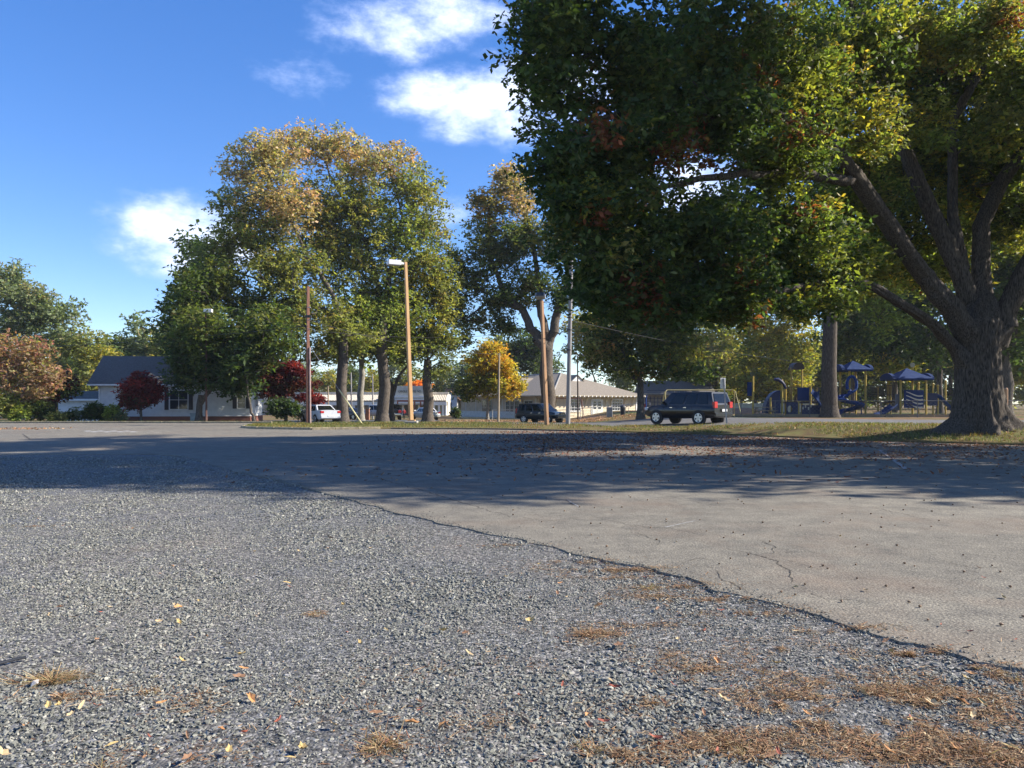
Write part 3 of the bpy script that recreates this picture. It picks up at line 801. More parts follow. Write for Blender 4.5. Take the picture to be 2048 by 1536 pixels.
br = mesh_obj('branches', sk.mesh('branches', bark_grey, tip=.012, sides=6), hero); br.matrix_parent_inverse = Matrix.Translation(-hb)
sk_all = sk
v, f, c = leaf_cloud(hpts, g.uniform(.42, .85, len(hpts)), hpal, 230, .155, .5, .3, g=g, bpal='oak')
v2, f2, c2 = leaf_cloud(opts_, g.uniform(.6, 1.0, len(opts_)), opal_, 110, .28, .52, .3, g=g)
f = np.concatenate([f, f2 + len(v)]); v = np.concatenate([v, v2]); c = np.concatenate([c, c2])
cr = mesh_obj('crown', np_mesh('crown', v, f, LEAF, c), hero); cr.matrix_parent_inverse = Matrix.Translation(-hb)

# ------------------------------------------------------------- big trees in the middle
tree_px('oak_tree', 'tall oak with thin bronze top at the left of the middle group', 686, 69, .50, 640,
        [(545, 310, 75, 45, 'bronze'), (490, 345, 50, 50, 'bronze'), (465, 420, 50, 55, 'mid'), (420, 520, 50, 50, 'mid'), (400, 600, 45, 50, 'mid'), (560, 410, 95, 70, 'bronze'), (500, 480, 90, 60, 'mid'), (440, 500, 40, 45, 'mid'), (430, 580, 70, 60, 'mid'), (560, 540, 100, 70, 'mid'),
         (600, 630, 110, 60, 'mid'), (520, 620, 90, 60, 'oak'), (680, 670, 80, 40, 'mid'), (640, 705, 60, 22, 'mid'), (560, 700, 60, 35, 'mid'), (510, 690, 50, 40, 'oak')], 900, 82, .26, .85, seed=21, bpal='mid', zmin=4, shell=.3,
        tip=.032, limbs_px=[[(686, 650, .3), (660, 580, .22), (610, 500, .16), (575, 430, .11), (545, 340, .06)], [(686, 640, .22), (600, 590, .14), (520, 560, .10), (460, 540, .06)]])
tree_px('oak_tree', 'tallest oak of the middle group with rusty crown top behind the lamp post', 765, 74, .56, 640,
        [(640, 300, 110, 42, 'bronze'), (600, 275, 40, 20, 'bronze'), (740, 330, 110, 45, 'bronze'), (820, 380, 75, 55, 'mid'), (700, 410, 130, 80, 'mid'), (800, 470, 90, 70, 'lime'), (720, 530, 120, 80, 'mid'), (860, 440, 45, 50, 'mid'), (660, 470, 90, 70, 'mid'),
         (760, 620, 110, 60, 'lime'), (690, 640, 70, 45, 'mid'), (860, 520, 55, 60, 'mid'), (730, 695, 50, 20, 'lime'), (800, 690, 60, 22, 'lime')], 950, 82, .26, .85, seed=22, bpal='mid', zmin=4, shell=.3,
        tip=.032, limbs_px=[[(765, 650, .34), (750, 540, .24), (705, 430, .15), (660, 350, .09), (640, 290, .05)], [(765, 640, .3), (785, 520, .2), (805, 430, .12), (780, 340, .06)]])
tree_px('oak_tree', 'yellow-green oak with forked trunk at the right end of the middle group', 856, 77, .50, 720,
        [(850, 560, 60, 70, 'gold'), (860, 640, 60, 60, 'gold'), (830, 680, 70, 40, 'lime'), (890, 600, 35, 60, 'mid'), (800, 610, 60, 50, 'lime'), (880, 690, 40, 40, 'mid'), (870, 740, 30, 20, 'mid')], 360, 82, .27, .85, seed=23, bpal='mid', zmin=3)
tree_px('oak_tree', 'slender oak standing between the two thick trunks of the middle group', 722, 84, .36, 700,
        [(720, 640, 70, 50, 'lime'), (690, 690, 60, 35, 'mid'), (740, 690, 50, 30, 'lime')], 110, 60, .42, 1.0, seed=24, trunk_mat=bark_pale, zmin=3)
tree_px('small_tree', 'thin leaning many-stemmed tree between the lamp post and the thick trunk', 784, 80, .26, 770,
        [(800, 690, 50, 40, 'mid'), (770, 700, 40, 30, 'oak')], 60, 50, .42, .9, seed=25, zmin=1.5,
        limbs_px=[[(784, 790, .22), (800, 750, .14), (830, 710, .08)], [(784, 780, .2), (772, 730, .12), (775, 690, .07)]])
# dark evergreen mass in front of the white house
tree_px('evergreen_tree', 'dark broad evergreen shading the right half of the white house', 398, 62, .26, 790,
        [(420, 560, 55, 50, 'oak', 4), (385, 610, 45, 60, 'oak', 3), (420, 670, 75, 60, 'oak'), (375, 710, 45, 55, 'dark'), (450, 730, 70, 50, 'dark'), (410, 760, 65, 35, 'dark'), (480, 690, 60, 60, 'dark', 2), (470, 770, 40, 25, 'dark'), (355, 660, 25, 40, 'dark', 3)],
        380, 95, .28, .9, seed=26, lean=4, limbs_px=[[(402, 800, .2), (430, 770, .14), (450, 740, .09)]])
tree_px('small_tree', 'dark slender leaning tree at the right corner of the white house', 508, 61, .10, 790, [(490, 720, 45, 45, 'dark'), (520, 700, 50, 40, 'oak'), (540, 660, 60, 50, 'oak'), (470, 740, 30, 30, 'dark')], 90, 60, .33, .85, lean=-12, seed=27)
tree_px('evergreen_tree', 'tall dark evergreen rising behind the white house', 370, 88, .4, 640,
        [(400, 500, 35, 40, 'dark'), (380, 560, 40, 50, 'dark'), (360, 640, 45, 70, 'dark'), (390, 700, 50, 60, 'dark')], 130, 60, .46, 1.2, seed=28)
tree_px('red_maple', 'round dark-red maple on a short trunk before the white house', 282, 61, .10, 812,
        [(282, 772, 32, 24, 'red'), (262, 785, 24, 22, 'red'), (302, 785, 22, 22, 'red'), (280, 756, 18, 12, 'red'), (282, 800, 34, 14, 'wine'), (265, 808, 24, 12, 'wine')], 150, 80, .19, .42, seed=29, shell=.3)
tree_px('red_maple', 'wide layered crimson maple behind the square wooden pole', 572, 65, .12, 800,
        [(530, 738, 30, 9, 'red'), (570, 735, 35, 9, 'red'), (600, 745, 34, 8, 'red'), (545, 758, 40, 10, 'wine'), (590, 768, 45, 10, 'wine'), (555, 785, 45, 10, 'wine'), (610, 792, 34, 8, 'red'), (630, 800, 20, 7, 'red'), (525, 775, 25, 8, 'wine')], 230, 70, .21, .40, seed=30, shell=.2)
# V-shaped tree
tree_px('oak_tree', 'tall V-forked oak with orange upper leaves before the tan building', 1094, 80, .78, 700,
        [(985, 420, 42, 42, 'orange'), (1010, 355, 34, 36, 'bronze'), (962, 400, 22, 22, 'orange'), (1045, 400, 40, 60, 'bronze'), (1060, 480, 40, 50, 'mid'), (970, 470, 40, 40, 'mid'), (990, 510, 60, 40, 'oak'), (945, 560, 42, 45, 'oak'), (1030, 480, 50, 50, 'oak'), (1060, 570, 60, 45, 'oak'),
         (1000, 600, 60, 35, 'oak'), (1120, 480, 40, 70, 'dark'), (1130, 590, 45, 45, 'dark'), (940, 640, 40, 25, 'mid'), (1000, 650, 40, 20, 'oak'), (920, 600, 28, 40, 'mid'), (925, 680, 36, 22, 'mid'), (905, 520, 20, 40, 'mid')], 640, 85, .28, .9, seed=31, bpal='oak', zmin=6, shell=.25,
        limbs_px=[[(1092, 700, .55), (1050, 630, .42), (1005, 575, .3), (975, 500, .18), (980, 400, .09)], [(1092, 690, .5), (1080, 600, .34), (1066, 480, .22), (1040, 380, .1)], [(1096, 700, .55), (1118, 620, .44), (1138, 550, .34), (1148, 440, .2)], [(1040, 620, .2), (980, 600, .14), (930, 640, .07)]])
tree_px('maple_tree', 'small golden maple turning orange at the top beside the tan building', 975, 88, .16, 770,
        [(980, 698, 26, 18, 'amber'), (962, 725, 34, 24, 'amber'), (1005, 735, 30, 24, 'amber'), (1020, 770, 34, 26, 'amber'), (985, 770, 60, 24, 'gold'), (945, 770, 36, 20, 'mid'), (930, 785, 30, 12, 'oak')], 240, 90, .27, .7, seed=32, bpal='gold', trunk_mat=bark_pale)
tree_px('oak_tree', 'dark low-branched oak standing before the right end of the tan building', 1281, 64, .30, 760,
        [(1280, 560, 90, 60, 'dark'), (1190, 560, 60, 50, 'dark'), (1380, 570, 70, 50, 'dark'), (1450, 610, 60, 36, 'dark'), (1230, 620, 80, 50, 'oak'), (1330, 620, 100, 50, 'oak'), (1280, 680, 110, 40, 'oak'), (1210, 700, 60, 32, 'mid'), (1350, 700, 80, 40, 'mid'), (1270, 735, 100, 22, 'oak'), (1200, 738, 45, 18, 'dark'), (1380, 740, 60, 20, 'dark')],
        560, 88, .27, .85, seed=33, bpal='oak', accents=((.05, 'gold'), (.04, 'orange')))
tree_px('oak_tree', 'straight grey-trunked oak between the two blue playground towers and the lot', 1659, 57, .54, 560,
        [(*lb_, 4.5) for lb_ in ((1660, 440, 110, 80, 'oak'), (1760, 520, 70, 60, 'mid'), (1560, 500, 70, 50, 'oak'), (1700, 340, 110, 70, 'oak'), (1740, 590, 50, 40, 'lime'), (1600, 590, 60, 30, 'oak'), (1780, 640, 40, 35, 'lime'))], 420, 95, .26, .9, seed=34, bpal='oak', trunk_mat=bark_grey, zmin=5.5, accents=((.12, 'gold'),))
# sunlit backdrop beyond the playground and swings
for k, (px, Y, lb, lab) in enumerate([
    (1432, 132, [(1430, 700, 60, 60, 'mid'), (1440, 640, 60, 40, 'gold'), (1410, 760, 50, 35, 'mid'), (1470, 740, 40, 50, 'gold')], 'yellow-green tree behind the swing frame'),
    (1512, 122, [(1510, 640, 50, 50, 'gold'), (1520, 700, 55, 60, 'gold'), (1490, 760, 50, 40, 'gold'), (1540, 770, 45, 40, 'mid')], 'pale golden tree left of the arched playground roof'),
    (1592, 118, [(1590, 650, 42, 50, 'gold'), (1600, 710, 45, 50, 'gold'), (1570, 760, 50, 40, 'gold'), (1560, 610, 45, 36, 'mid')], 'golden autumn tree behind the arched playground roof'),
    (1345, 138, [(1340, 740, 60, 50, 'oak'), (1320, 690, 60, 50, 'mid'), (1370, 690, 50, 50, 'mid')], 'olive tree behind the dark pickup-sized car'),
    (1190, 125, [(1190, 690, 60, 50, 'mid'), (1160, 650, 50, 40, 'gold'), (1230, 660, 60, 50, 'mid')], 'yellowish tree rising behind the hipped roof'),
    (1040, 135, [(1040, 720, 50, 40, 'dark'), (1060, 690, 50, 40, 'dark'), (1000, 710, 40, 40, 'mid')], 'dark tree behind the left end of the hipped roof'),
    ]):
    tree_px('backdrop_tree', lab, px, Y, .3, 760, lb, 190, 66, .48, 1.3, seed=40 + k, group=None)
for k, (px, Y, lb, lab) in enumerate([
    (1705, 92, [(1700, 660, 60, 60, 'oak'), (1720, 600, 60, 50, 'mid'), (1690, 720, 40, 35, 'mid')], 'shaded tree behind the left blue playground tower'),
    (1790, 86, [(1790, 620, 80, 60, 'oak'), (1770, 690, 60, 40, 'dark'), (1830, 680, 60, 40, 'dark'), (1780, 735, 50, 30, 'gold')], 'shaded tree between the two blue playground towers'),
    (1880, 80, [(1880, 600, 90, 70, 'dark'), (1860, 690, 60, 45, 'dark'), (1850, 520, 80, 60, 'gold')], 'dark tree just left of the great trunk'),
    (2008, 62, [(2010, 600, 70, 80, 'dark'), (2030, 500, 80, 70, 'oak'), (2040, 690, 50, 40, 'dark'), (1990, 420, 70, 60, 'mid')], 'dark-trunked tree right behind the great oak'),
    (2090, 75, [(2080, 620, 80, 70, 'oak'), (2060, 730, 50, 40, 'mid'), (2110, 700, 60, 60, 'dark')], 'green tree at the right edge beyond the fence'),
    (1930, 100, [(1930, 480, 110, 90, 'gold'), (1990, 380, 80, 70, 'gold'), (1880, 420, 80, 80, 'gold')], 'tall yellowing tree glowing behind the great oak'),
    ]):
    tree_px('backdrop_tree', lab, px, Y, .55 if px == 2008 else .3, 740 if px != 2008 else 650, lb, 230, 66, .40, 1.1, seed=60 + k)
# left edge
tree_px('backdrop_tree', 'tall grey-green tree at the left edge of the lot', 40, 96, .4, 690,
        [(15, 575, 55, 50, 'grey'), (65, 610, 55, 50, 'grey'), (120, 630, 42, 40, 'grey'), (30, 650, 70, 40, 'grey'), (110, 690, 60, 40, 'grey'), (170, 690, 45, 28, 'mid'), (200, 705, 35, 22, 'gold')], 320, 90, .36, 1.1, seed=70, bpal='grey', trunk_mat=bark_pale, shell=.3)
tree_px('crape_myrtle', 'tan half-bare spreading tree at the left edge by the shed', 35, 60, .12, 790,
        [(30, 700, 50, 30, 'tan'), (80, 715, 45, 30, 'tan'), (20, 745, 60, 32, 'tan'), (90, 755, 45, 25, 'tan'), (60, 780, 60, 20, 'tan')], 150, 50, .26, .7, seed=71, bpal='mid', trunk_mat=bark_pale,
        limbs_px=[[(35, 800, .1), (60, 760, .07), (95, 735, .04)], [(35, 805, .1), (10, 750, .06), (0, 710, .03)]])
tree_px('small_tree', 'wine-coloured bushy tree beside the low white shed', 112, 63, .10, 810, [(120, 755, 30, 22, 'wine'), (105, 785, 34, 18, 'wine'), (130, 780, 24, 18, 'dark'), (60, 790, 30, 20, 'rust')], 90, 55, .24, .6, seed=72)
def shrub(label, px, Y, lobes, n, seed, per=60, ls=.2, spread=.4, **kw):
    return tree_px('shrub', label, px, Y, .05, 835, lobes, n, per, ls, spread, seed=seed, cat='shrub', parts=('stem', 'foliage'), **kw)
shrub('dark rounded evergreen shrub at the left corner of the white house', 190, 61, [(192, 822, 18, 12, 'dark'), (178, 829, 12, 7, 'dark'), (203, 829, 9, 7, 'dark')], 60, 80)
shrub('pale sunlit shrub just right of the dark one by the house', 228, 60.5, [(226, 825, 8, 10, 'lime'), (238, 833, 9, 5, 'grey')], 30, 81)
shrub('big dark shrub under the layered crimson maple', 572, 62.5, [(560, 815, 24, 20, 'dark'), (585, 818, 18, 18, 'dark')], 80, 82)
shrub('round clipped dark bush by the left corner of the tan building', 912, 100, [(912, 826, 9, 10, 'dark')], 40, 83, per=50, ls=.2, spread=.28)
shrub('olive hedge shrub at the far left edge above the yellow kerb', 22, 59, [(15, 810, 26, 24, 'mid'), (40, 825, 20, 14, 'lime')], 70, 84)
shrub('shaded olive shrub between the far left hedge and the shed', 80, 60, [(70, 818, 24, 16, 'oak'), (98, 826, 12, 8, 'dark')], 70, 85)
shrub('loose twiggy shrub before the low white shed', 145, 60.5, [(142, 832, 9, 5, 'oak'), (150, 824, 4, 6, 'grey')], 16, 86)
shrub('low weedy shrub left of the twiggy one at the kerb', 112, 59.5, [(112, 835, 16, 6, 'mid')], 18, 87)
# ------------------------------------------------------------- far backdrop: a few built trees copied about
protos = []
for k, (pl, sd_) in enumerate((('oak', 90), ('mid', 91), ('gold', 92), ('grey', 93))):
    Z0 = Vector((0, 0, 0))
    lobes = [(np.array([x, y, z]), np.array([r_, r_, r_ * .85]), pl) for x, y, z, r_ in ((0, 0, 11, 4.2), (2.6, .6, 8.2, 3.2), (-2.8, -.4, 8.6, 3.4), (.4, -2.4, 7, 3.2), (-.3, 2.2, 6.5, 3.2), (1.2, 0, 13.6, 2.4), (0, 0, 3.6, 3.2), (2, 1, 2.6, 2.2), (-2, -1, 2.4, 2.2))]
    protos.append(make_tree('far_tree', 'x', Z0, [(0, 0, -.5, .42), (0, 0, 1.5, .34), (0.1, 0, 5.5, .28)], lobes, 150, 60, .55, 1.3, seed=sd_, cat='tree'))
FAR = [(250, 138, .9, 3, 'lower grey-green tree in the gap above the house roof'), (150, 128, .9, 1, 'olive tree above the low white shed'), (960, 175, .85, 0, 'dark tree between the cottage and the golden maple'), (1010, 165, .8, 1, 'olive tree behind the golden maple'), (1430, 150, 1.0, 0, 'green tree directly behind the road sign'), (1680, 135, 1.0, 0, 'dark tree filling the gap right of the straight grey trunk'), (1780, 128, 1.0, 0, 'dark tree filling the gap between the playground towers'), (1900, 120, 1.0, 0, 'dark tree filling the gap left of the great trunk'), (215, 125, .95, 0, 'rounded tree left of the house roof ridge'), (283, 130, 1.12, 3, 'high rounded tree above the house roof ridge'), (335, 126, 1.05, 1, 'tree touching the evergreen behind the house roof'), (180, 118, .72, 1, 'yellowish tree behind the shed and house gap'),
       (660, 175, .72, 2, 'golden tree beyond the school left of the thick dark trunk'), (610, 180, .8, 1, 'olive tree beyond the school behind the wooden pole'), (700, 185, .85, 0, 'green tree beyond the school between the thick trunks'), (745, 178, .75, 2, 'yellow tree beyond the school next to the thick lit trunk'),
       (805, 190, .95, 1, 'tree beyond the school above the parapet lettering'), (880, 185, .8, 1, 'tree behind the small white cottage'), (930, 180, .9, 3, 'thin grey tree right of the small white cottage'), (565, 178, .9, 0, 'tree beyond the school behind the crimson maple'), (520, 170, .9, 0, 'tree behind the right end of the white house'),
       (1090, 170, .9, 0, 'far tree behind the ridge of the hipped roof'), (1250, 165, .9, 1, 'far tree behind the dark low-branched oak'), (1390, 160, 1.05, 2, 'far golden tree left of the road sign'), (1470, 165, 1.1, 2, 'far golden tree right of the road sign'), (1550, 160, 1.1, 1, 'far tree behind the playground arch panel'), (1640, 158, 1.1, 2, 'far tree behind the straight grey trunk'),
       (1730, 150, 1.1, 1, 'far tree behind the spiral slide'), (1830, 145, 1.1, 2, 'far tree behind the right playground tower'), (1960, 140, 1.1, 0, 'far tree behind the great trunk'), (2060, 130, 1.0, 1, 'far tree at the right edge of the picture'), (30, 125, .9, 0, 'far tree behind the grey-green one at the left edge'), (110, 130, .8, 2, 'far tree behind the low white shed'), (-60, 120, 1.0, 1, 'far tree just outside the left edge'), (450, 165, 1.0, 0, 'far tree hidden behind the dark evergreen')]
used = [False] * 4
for px, Y, s_, k, lab in FAR:
    pr = protos[k]
    if not used[k]:
        o = pr; used[k] = True
    else:
        o = pr.copy(); link(o)
        for ch in pr.children:
            c_ = ch.copy(); link(c_); c_.parent = o; c_.matrix_parent_inverse = ch.matrix_parent_inverse
    o.location = gp(px, Y); o.scale = (s_ * random.uniform(.95, 1.2), s_ * random.uniform(.95, 1.2), s_); o.rotation_euler = (0, 0, random.uniform(0, 6.28))
    tag(o, lab, 'tree', 'trees of the far backdrop')
# a burning-orange maple behind the school, seen either side of the lamp post
tree_px('maple_tree', 'fiery orange maple rising behind the school parapet', 832, 172, .25, 800, [(828, 778, 20, 14, 'fire'), (845, 772, 14, 12, 'fire'), (815, 784, 12, 8, 'fire')], 90, 45, .5, .8, seed=95)
# ------------------------------------------------------------- neighbours just outside the right edge whose shade lies on the lot
for k, (x, y, r_, h, lab) in enumerate([(23.2, 16.8, 7.9, 25.0, 'oak beyond the right edge whose shade reaches the near lot'), (43, 22, 7.5, 21, 'second oak beyond the right edge shading the lot')]):
    b = Vector((x, y, ground(x, y)))
    lobes = [(np.array([x + dx * r_, y + dy * r_, h * hz]), np.array([r_ * q, r_ * q, h * .15]), 'oak') for dx, dy, hz, q in ((0, .15, .46, .7), (.4, .4, .42, .5), (-.4, .35, .45, .5), (.35, -.1, .44, .5), (-.3, .1, .6, .6), (.1, .1, .70, .6), (-.1, .25, .82, .6), (-.1, .4, .92, .5))]
    make_tree('oak_tree', lab, b, [(x, y, b.z - .2, .9), (x, y, 2, .6), (x, y, h * .35, .5)], lobes, 420, 70, .34, 1.05, seed=100 + k)
# ================================================================= buildings
white_m = pmat('white_siding', (.74, .74, .72), (.64, .64, .63), scale=2.5, rough=.6)
trim_m = pmat('white_trim', (.80, .80, .78), (.70, .70, .68), scale=4, rough=.55)
shingle = pmat('dark_shingles', (.15, .138, .125), (.09, .083, .076), scale=7, rough=.95, bump=.5, bscale=14, stretch=(1, 1, 4))
shingle2 = pmat('grey_shingles', (.25, .215, .17), (.17, .145, .115), scale=5, rough=.95, bump=.4, bscale=16, stretch=(1, 1, 4))
brick_m = pmat('brick', (.26, .11, .08), (.15, .065, .05), scale=18, rough=.9, bump=.4, bscale=40, stretch=(1, 1, 3))
pane_m = glass_mat('window_glass', (.035, .042, .05), .08)
black_m = pmat('shutter_black', (.02, .022, .025), (.03, .03, .035), rough=.5)
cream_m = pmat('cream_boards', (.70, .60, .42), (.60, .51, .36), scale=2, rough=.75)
tan_m = pmat('shaded_tan_boards', (.46, .37, .26), (.38, .30, .21), scale=2, rough=.8)  # cream boards and brackets darkened, the street facade's shade put into colour
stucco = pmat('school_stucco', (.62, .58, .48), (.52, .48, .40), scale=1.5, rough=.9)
tile_m = pmat('pale_roof_tile', (.62, .56, .45), (.42, .36, .28), scale=5, rough=.9)
otile = pmat('orange_roof', (.45, .24, .13), (.34, .17, .09), scale=4, rough=.9)
shade_m = pmat('porch_wall', (.34, .31, .26), (.27, .25, .21), scale=2, rough=.9)  # school stucco darkened, the porch shade put into its colour
def wpart(mb, name, mat, root, bevel=0.0, smooth=False):
    """a part given in world coordinates under an unrotated root, or in local ones under a rotated root"""
    o = mb.build(name, mat, root, smooth=smooth, bevel=bevel)
    if root.get('_world'):
        o.matrix_parent_inverse = Matrix.Translation(-Vector(root.location))
    return o
def sub(mb, name, mat, parent):
    o = mb.build(name, mat, parent)
    if parent.parent is not None and parent.parent.get('_world'):
        pass
    return o
def thing_w(name, loc, label, cat, group=None):
    o = empty(name, loc, 0, label, cat, group); o['_world'] = 1
    return o
def window(root, P, U, W_, H_, nrm, cols=2, rows=2, frame=.07, mat=trim_m, shutters=0.0):
    """P lower-left corner, U along the wall; a framed window with its panes as sub-parts"""
    U = Vector(U).normalized(); Z = Vector((0, 0, 1)); nrm = Vector(nrm).normalized(); P = P + nrm * .04
    def rect(u0, u1, z0, z1, d0, d1):
        mb_ = MB(); c = []
        for d in (d0, d1):
            for (u, z) in ((u0, z0), (u1, z0), (u1, z1), (u0, z1)):
                c.append(P + U * u + Z * z + nrm * d)
        return mb_.add(c, [(3, 2, 1, 0), (4, 5, 6, 7), (0, 1, 5, 4), (1, 2, 6, 5), (2, 3, 7, 6), (3, 0, 4, 7)])
    fm = MB()
    for r_ in (rect(-frame, W_ + frame, -frame * 1.3, 0, 0, .07), rect(-frame, W_ + frame, H_, H_ + frame * 1.2, 0, .06), rect(-frame, 0, 0, H_, 0, .05), rect(W_, W_ + frame, 0, H_, 0, .05)):
        fm.add(r_.v, r_.f)
    for k in range(1, cols):
        r_ = rect(W_ * k / cols - .02, W_ * k / cols + .02, 0, H_, 0, .04); fm.add(r_.v, r_.f)
    for k in range(1, rows):
        r_ = rect(0, W_, H_ * k / rows - .02, H_ * k / rows + .02, 0, .038); fm.add(r_.v, r_.f)
    fo = wpart(fm, 'window', mat, root)
    for i in range(cols):
        for j in range(rows):
            pm = rect(W_ * i / cols + .02, W_ * (i + 1) / cols - .02, H_ * j / rows + .02, H_ * (j + 1) / rows - .02, .008, .016)
            po = pm.build('pane', pane_m, fo)
    if shutters:
        for u0 in (-frame - shutters - .02, W_ + frame + .02):
            sm_ = rect(u0, u0 + shutters, -.05, H_ + .05, 0, .05)
            for k in range(6):
                z = H_ * (k + .5) / 6
                r_ = rect(u0 + .04, u0 + shutters - .04, z - .05, z + .05, .05, .065); sm_.add(r_.v, r_.f)
            wpart(sm_, 'shutter', black_m, root)
    return fo
def lap_boards(root, P, U, length, z0, z1, nrm, mat, step=.2, name='siding'):
    """overlapping clapboards: each board tilts out at its lower edge"""
    U = Vector(U).normalized(); nrm = Vector(nrm).normalized(); mb = MB(); z = z0
    while z < z1 - .01:
        zt = min(z + step * 1.05, z1)
        a = P + U * 0; b = P + U * length
        mb.add([a + Vector((0, 0, z)) + nrm * .06, b + Vector((0, 0, z)) + nrm * .06, b + Vector((0, 0, zt)) + nrm * .004, a + Vector((0, 0, zt)) + nrm * .004,
                a + Vector((0, 0, z)), b + Vector((0, 0, z))], [(0, 1, 2, 3), (5, 4, 0), (0, 1, 5, 4)][:1] + [(4, 5, 1, 0)])
        z += step
    return wpart(mb, name, mat, root)

# ------------------------------------------------------------- white house on the left
HX0, HX1, HYF, HYB = -35.95, -23.3, 66.0, 72.4
zb = ground(-30, 66) - .05
house = thing_w('white_house', (-30, 66, zb), 'white clapboard house with dark shingle roof and brick footing', 'house')
wpart(MB().box(HX0, HX1, HYF, HYB, zb, .32), 'foundation', brick_m, house)
wpart(MB().box(HX0 + .03, HX1 - .03, HYF + .03, HYB - .03, .321, 3.05), 'wall', white_m, house)
lap_boards(house, Vector((HX0, HYF + .03, 0)), (1, 0, 0), HX1 - HX0, .33, 3.02, (0, -1, 0), white_m)
lap_boards(house, Vector((HX1 - .03, HYF, 0)), (0, 1, 0), HYB - HYF, .33, 3.02, (1, 0, 0), white_m)
ym = (HYF + HYB) / 2
for x in (HX0 + .06, HX1 - .16):
    wpart(MB().prism([Vector((x, HYF + .1, 3.051)), Vector((x, HYB - .1, 3.051)), Vector((x, ym, 5.45))], (0, 0, 0), (.1, 0, 0)), 'gable_wall', white_m, house)
rf = MB()
for y0, y1 in ((HYF - .45, ym), (HYB + .45, ym)):
    rf.prism([Vector((HX0 - .75, y0, 3.02)), Vector((HX0 - .75, y1, 5.62)), Vector((HX0 - .75, y1, 5.78)), Vector((HX0 - .75, y0, 3.18))], (0, 0, 0), (HX1 - HX0 + 1.15, 0, 0))
wpart(rf, 'roof', shingle, house)
rk = MB()
for x in (HX1 + .41,):
    for y0 in (HYF - .45, HYB + .45):
        rk.bar(Vector((x, y0, 3.06)), Vector((x, ym, 5.66)), .04, .22)
wpart(rk, 'rake_board', trim_m, house)
wpart(MB().box(HX0 - .75, HX1 + .4, HYF - .58, HYF - .455, 3.0, 3.13), 'gutter', trim_m, house)
wpart(MB().bar((HX0 + .12, HYF - .5, 3.0), (HX0 + .12, HYF - .06, 2.75), .09).bar((HX0 + .12, HYF - .06, 2.75), (HX0 + .12, HYF - .06, .1), .09), 'downspout', trim_m, house)
def hx(px): return (px - 1024) / F * HYF
window(house, Vector((hx(340), HYF, .95)), (1, 0, 0), hx(374) - hx(340), 1.65, (0, -1, 0), 2, 2, shutters=.34)
window(house, Vector((hx(470), HYF, 1.05)), (1, 0, 0), hx(484) - hx(470), .95, (0, -1, 0), 1, 2, shutters=.34)
window(house, Vector((hx(248), HYF, 1.5)), (1, 0, 0), hx(276) - hx(248), 1.1, (0, -1, 0), 2, 1, shutters=0)
window(house, Vector((HX1, HYF + 2.3, 1.2)), (0, 1, 0), 1.0, 1.3, (1, 0, 0), 1, 2)
cab = thing_w('utility_cabinet', gp(390, 62.6), 'pale grey utility cabinet standing before the house wall', 'cabinet')
cb = gp(390, 62.6)
wpart(MB().box(cb.x - .40, cb.x + .40, cb.y, cb.y + .5, cb.z, cb.z + .74), 'cabinet_body', pmat('cabinet_grey', (.30, .33, .31), rough=.5), cab)
wpart(MB().box(cb.x - .44, cb.x + .44, cb.y - .03, cb.y + .53, cb.z + .741, cb.z + .79), 'lid', pmat('cabinet_grey'  , (.30, .33, .31)), cab)
house.rotation_euler = (0, 0, R(9))
# shed
sx0, sx1 = -44.8, -40.6
zs = ground(-42, 74) - .1
shed = thing_w('garden_shed', (-42.5, 74, zs), 'low white shed with dark roof left of the house', 'shed')
wpart(MB().box(sx0 + .02, sx1 - .02, 74.02, 77, zs, 1.86), 'wall', white_m, shed)
lap_boards(shed, Vector((sx0 + .25, 74.02, 0)), (1, 0, 0), sx1 - sx0 - .3, zs + .1, 1.8, (0, -1, 0), white_m)
wpart(MB().prism([Vector((sx0 - .2, 73.6, 1.87)), Vector((sx0 - .2, 75.6, 2.72)), Vector((sx0 - .2, 77.4, 1.87))], (0, 0, 0), (sx1 - sx0 + .4, 0, 0)), 'roof', pmat('shed_roof', (.10, .11, .10), (.07, .075, .07), scale=4, rough=.9), shed)
wpart(MB().box(sx0 - .22, sx1 + .22, 73.5, 73.59, 1.72, 1.9), 'fascia', trim_m, shed)

# ------------------------------------------------------------- school with a white colonnade, far behind the oaks
SY = 150.0
def sx(px): return (px - 1024) / F * SY
zg = -1.0
school = thing_w('school_building', (sx(740), SY, zg), 'long cream school with white colonnade and lettered parapet behind the oaks', 'building')
wpart(MB().box(sx(500), sx(892), SY + 4, SY + 12, zg, 3.3), 'wall', stucco, school)
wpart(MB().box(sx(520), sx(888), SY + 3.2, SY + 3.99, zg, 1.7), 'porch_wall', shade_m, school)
wpart(MB().box(sx(500) - .2, sx(892) + .2, SY + 3.9, SY + 4.6, 3.301, 3.75), 'parapet', stucco, school)
def tile_roof(x0, x1):
    mb = MB(); n = int((x1 - x0) / .32)
    for k in range(n):
        x = x0 + (k + .5) * (x1 - x0) / n
        mb.tube([Vector((x, SY - .4, 1.92)), Vector((x, SY + 4.1, 3.15))], .15, 6)
    return mb
for a, b in ((sx(596), sx(790)), (sx(858), sx(893))):
    wpart(MB().prism([Vector((a, SY - .35, 1.76)), Vector((a, SY + 4.2, 3.0)), Vector((a, SY + 4.2, 1.76))], (0, 0, 0), (b - a, 0, 0)), 'roof', tile_m, school)
    wpart(tile_roof(a, b), 'roof_tiles', tile_m, school)
    wpart(MB().box(a, b, SY - .3, SY + .25, 1.05, 1.75), 'entablature', trim_m, school)
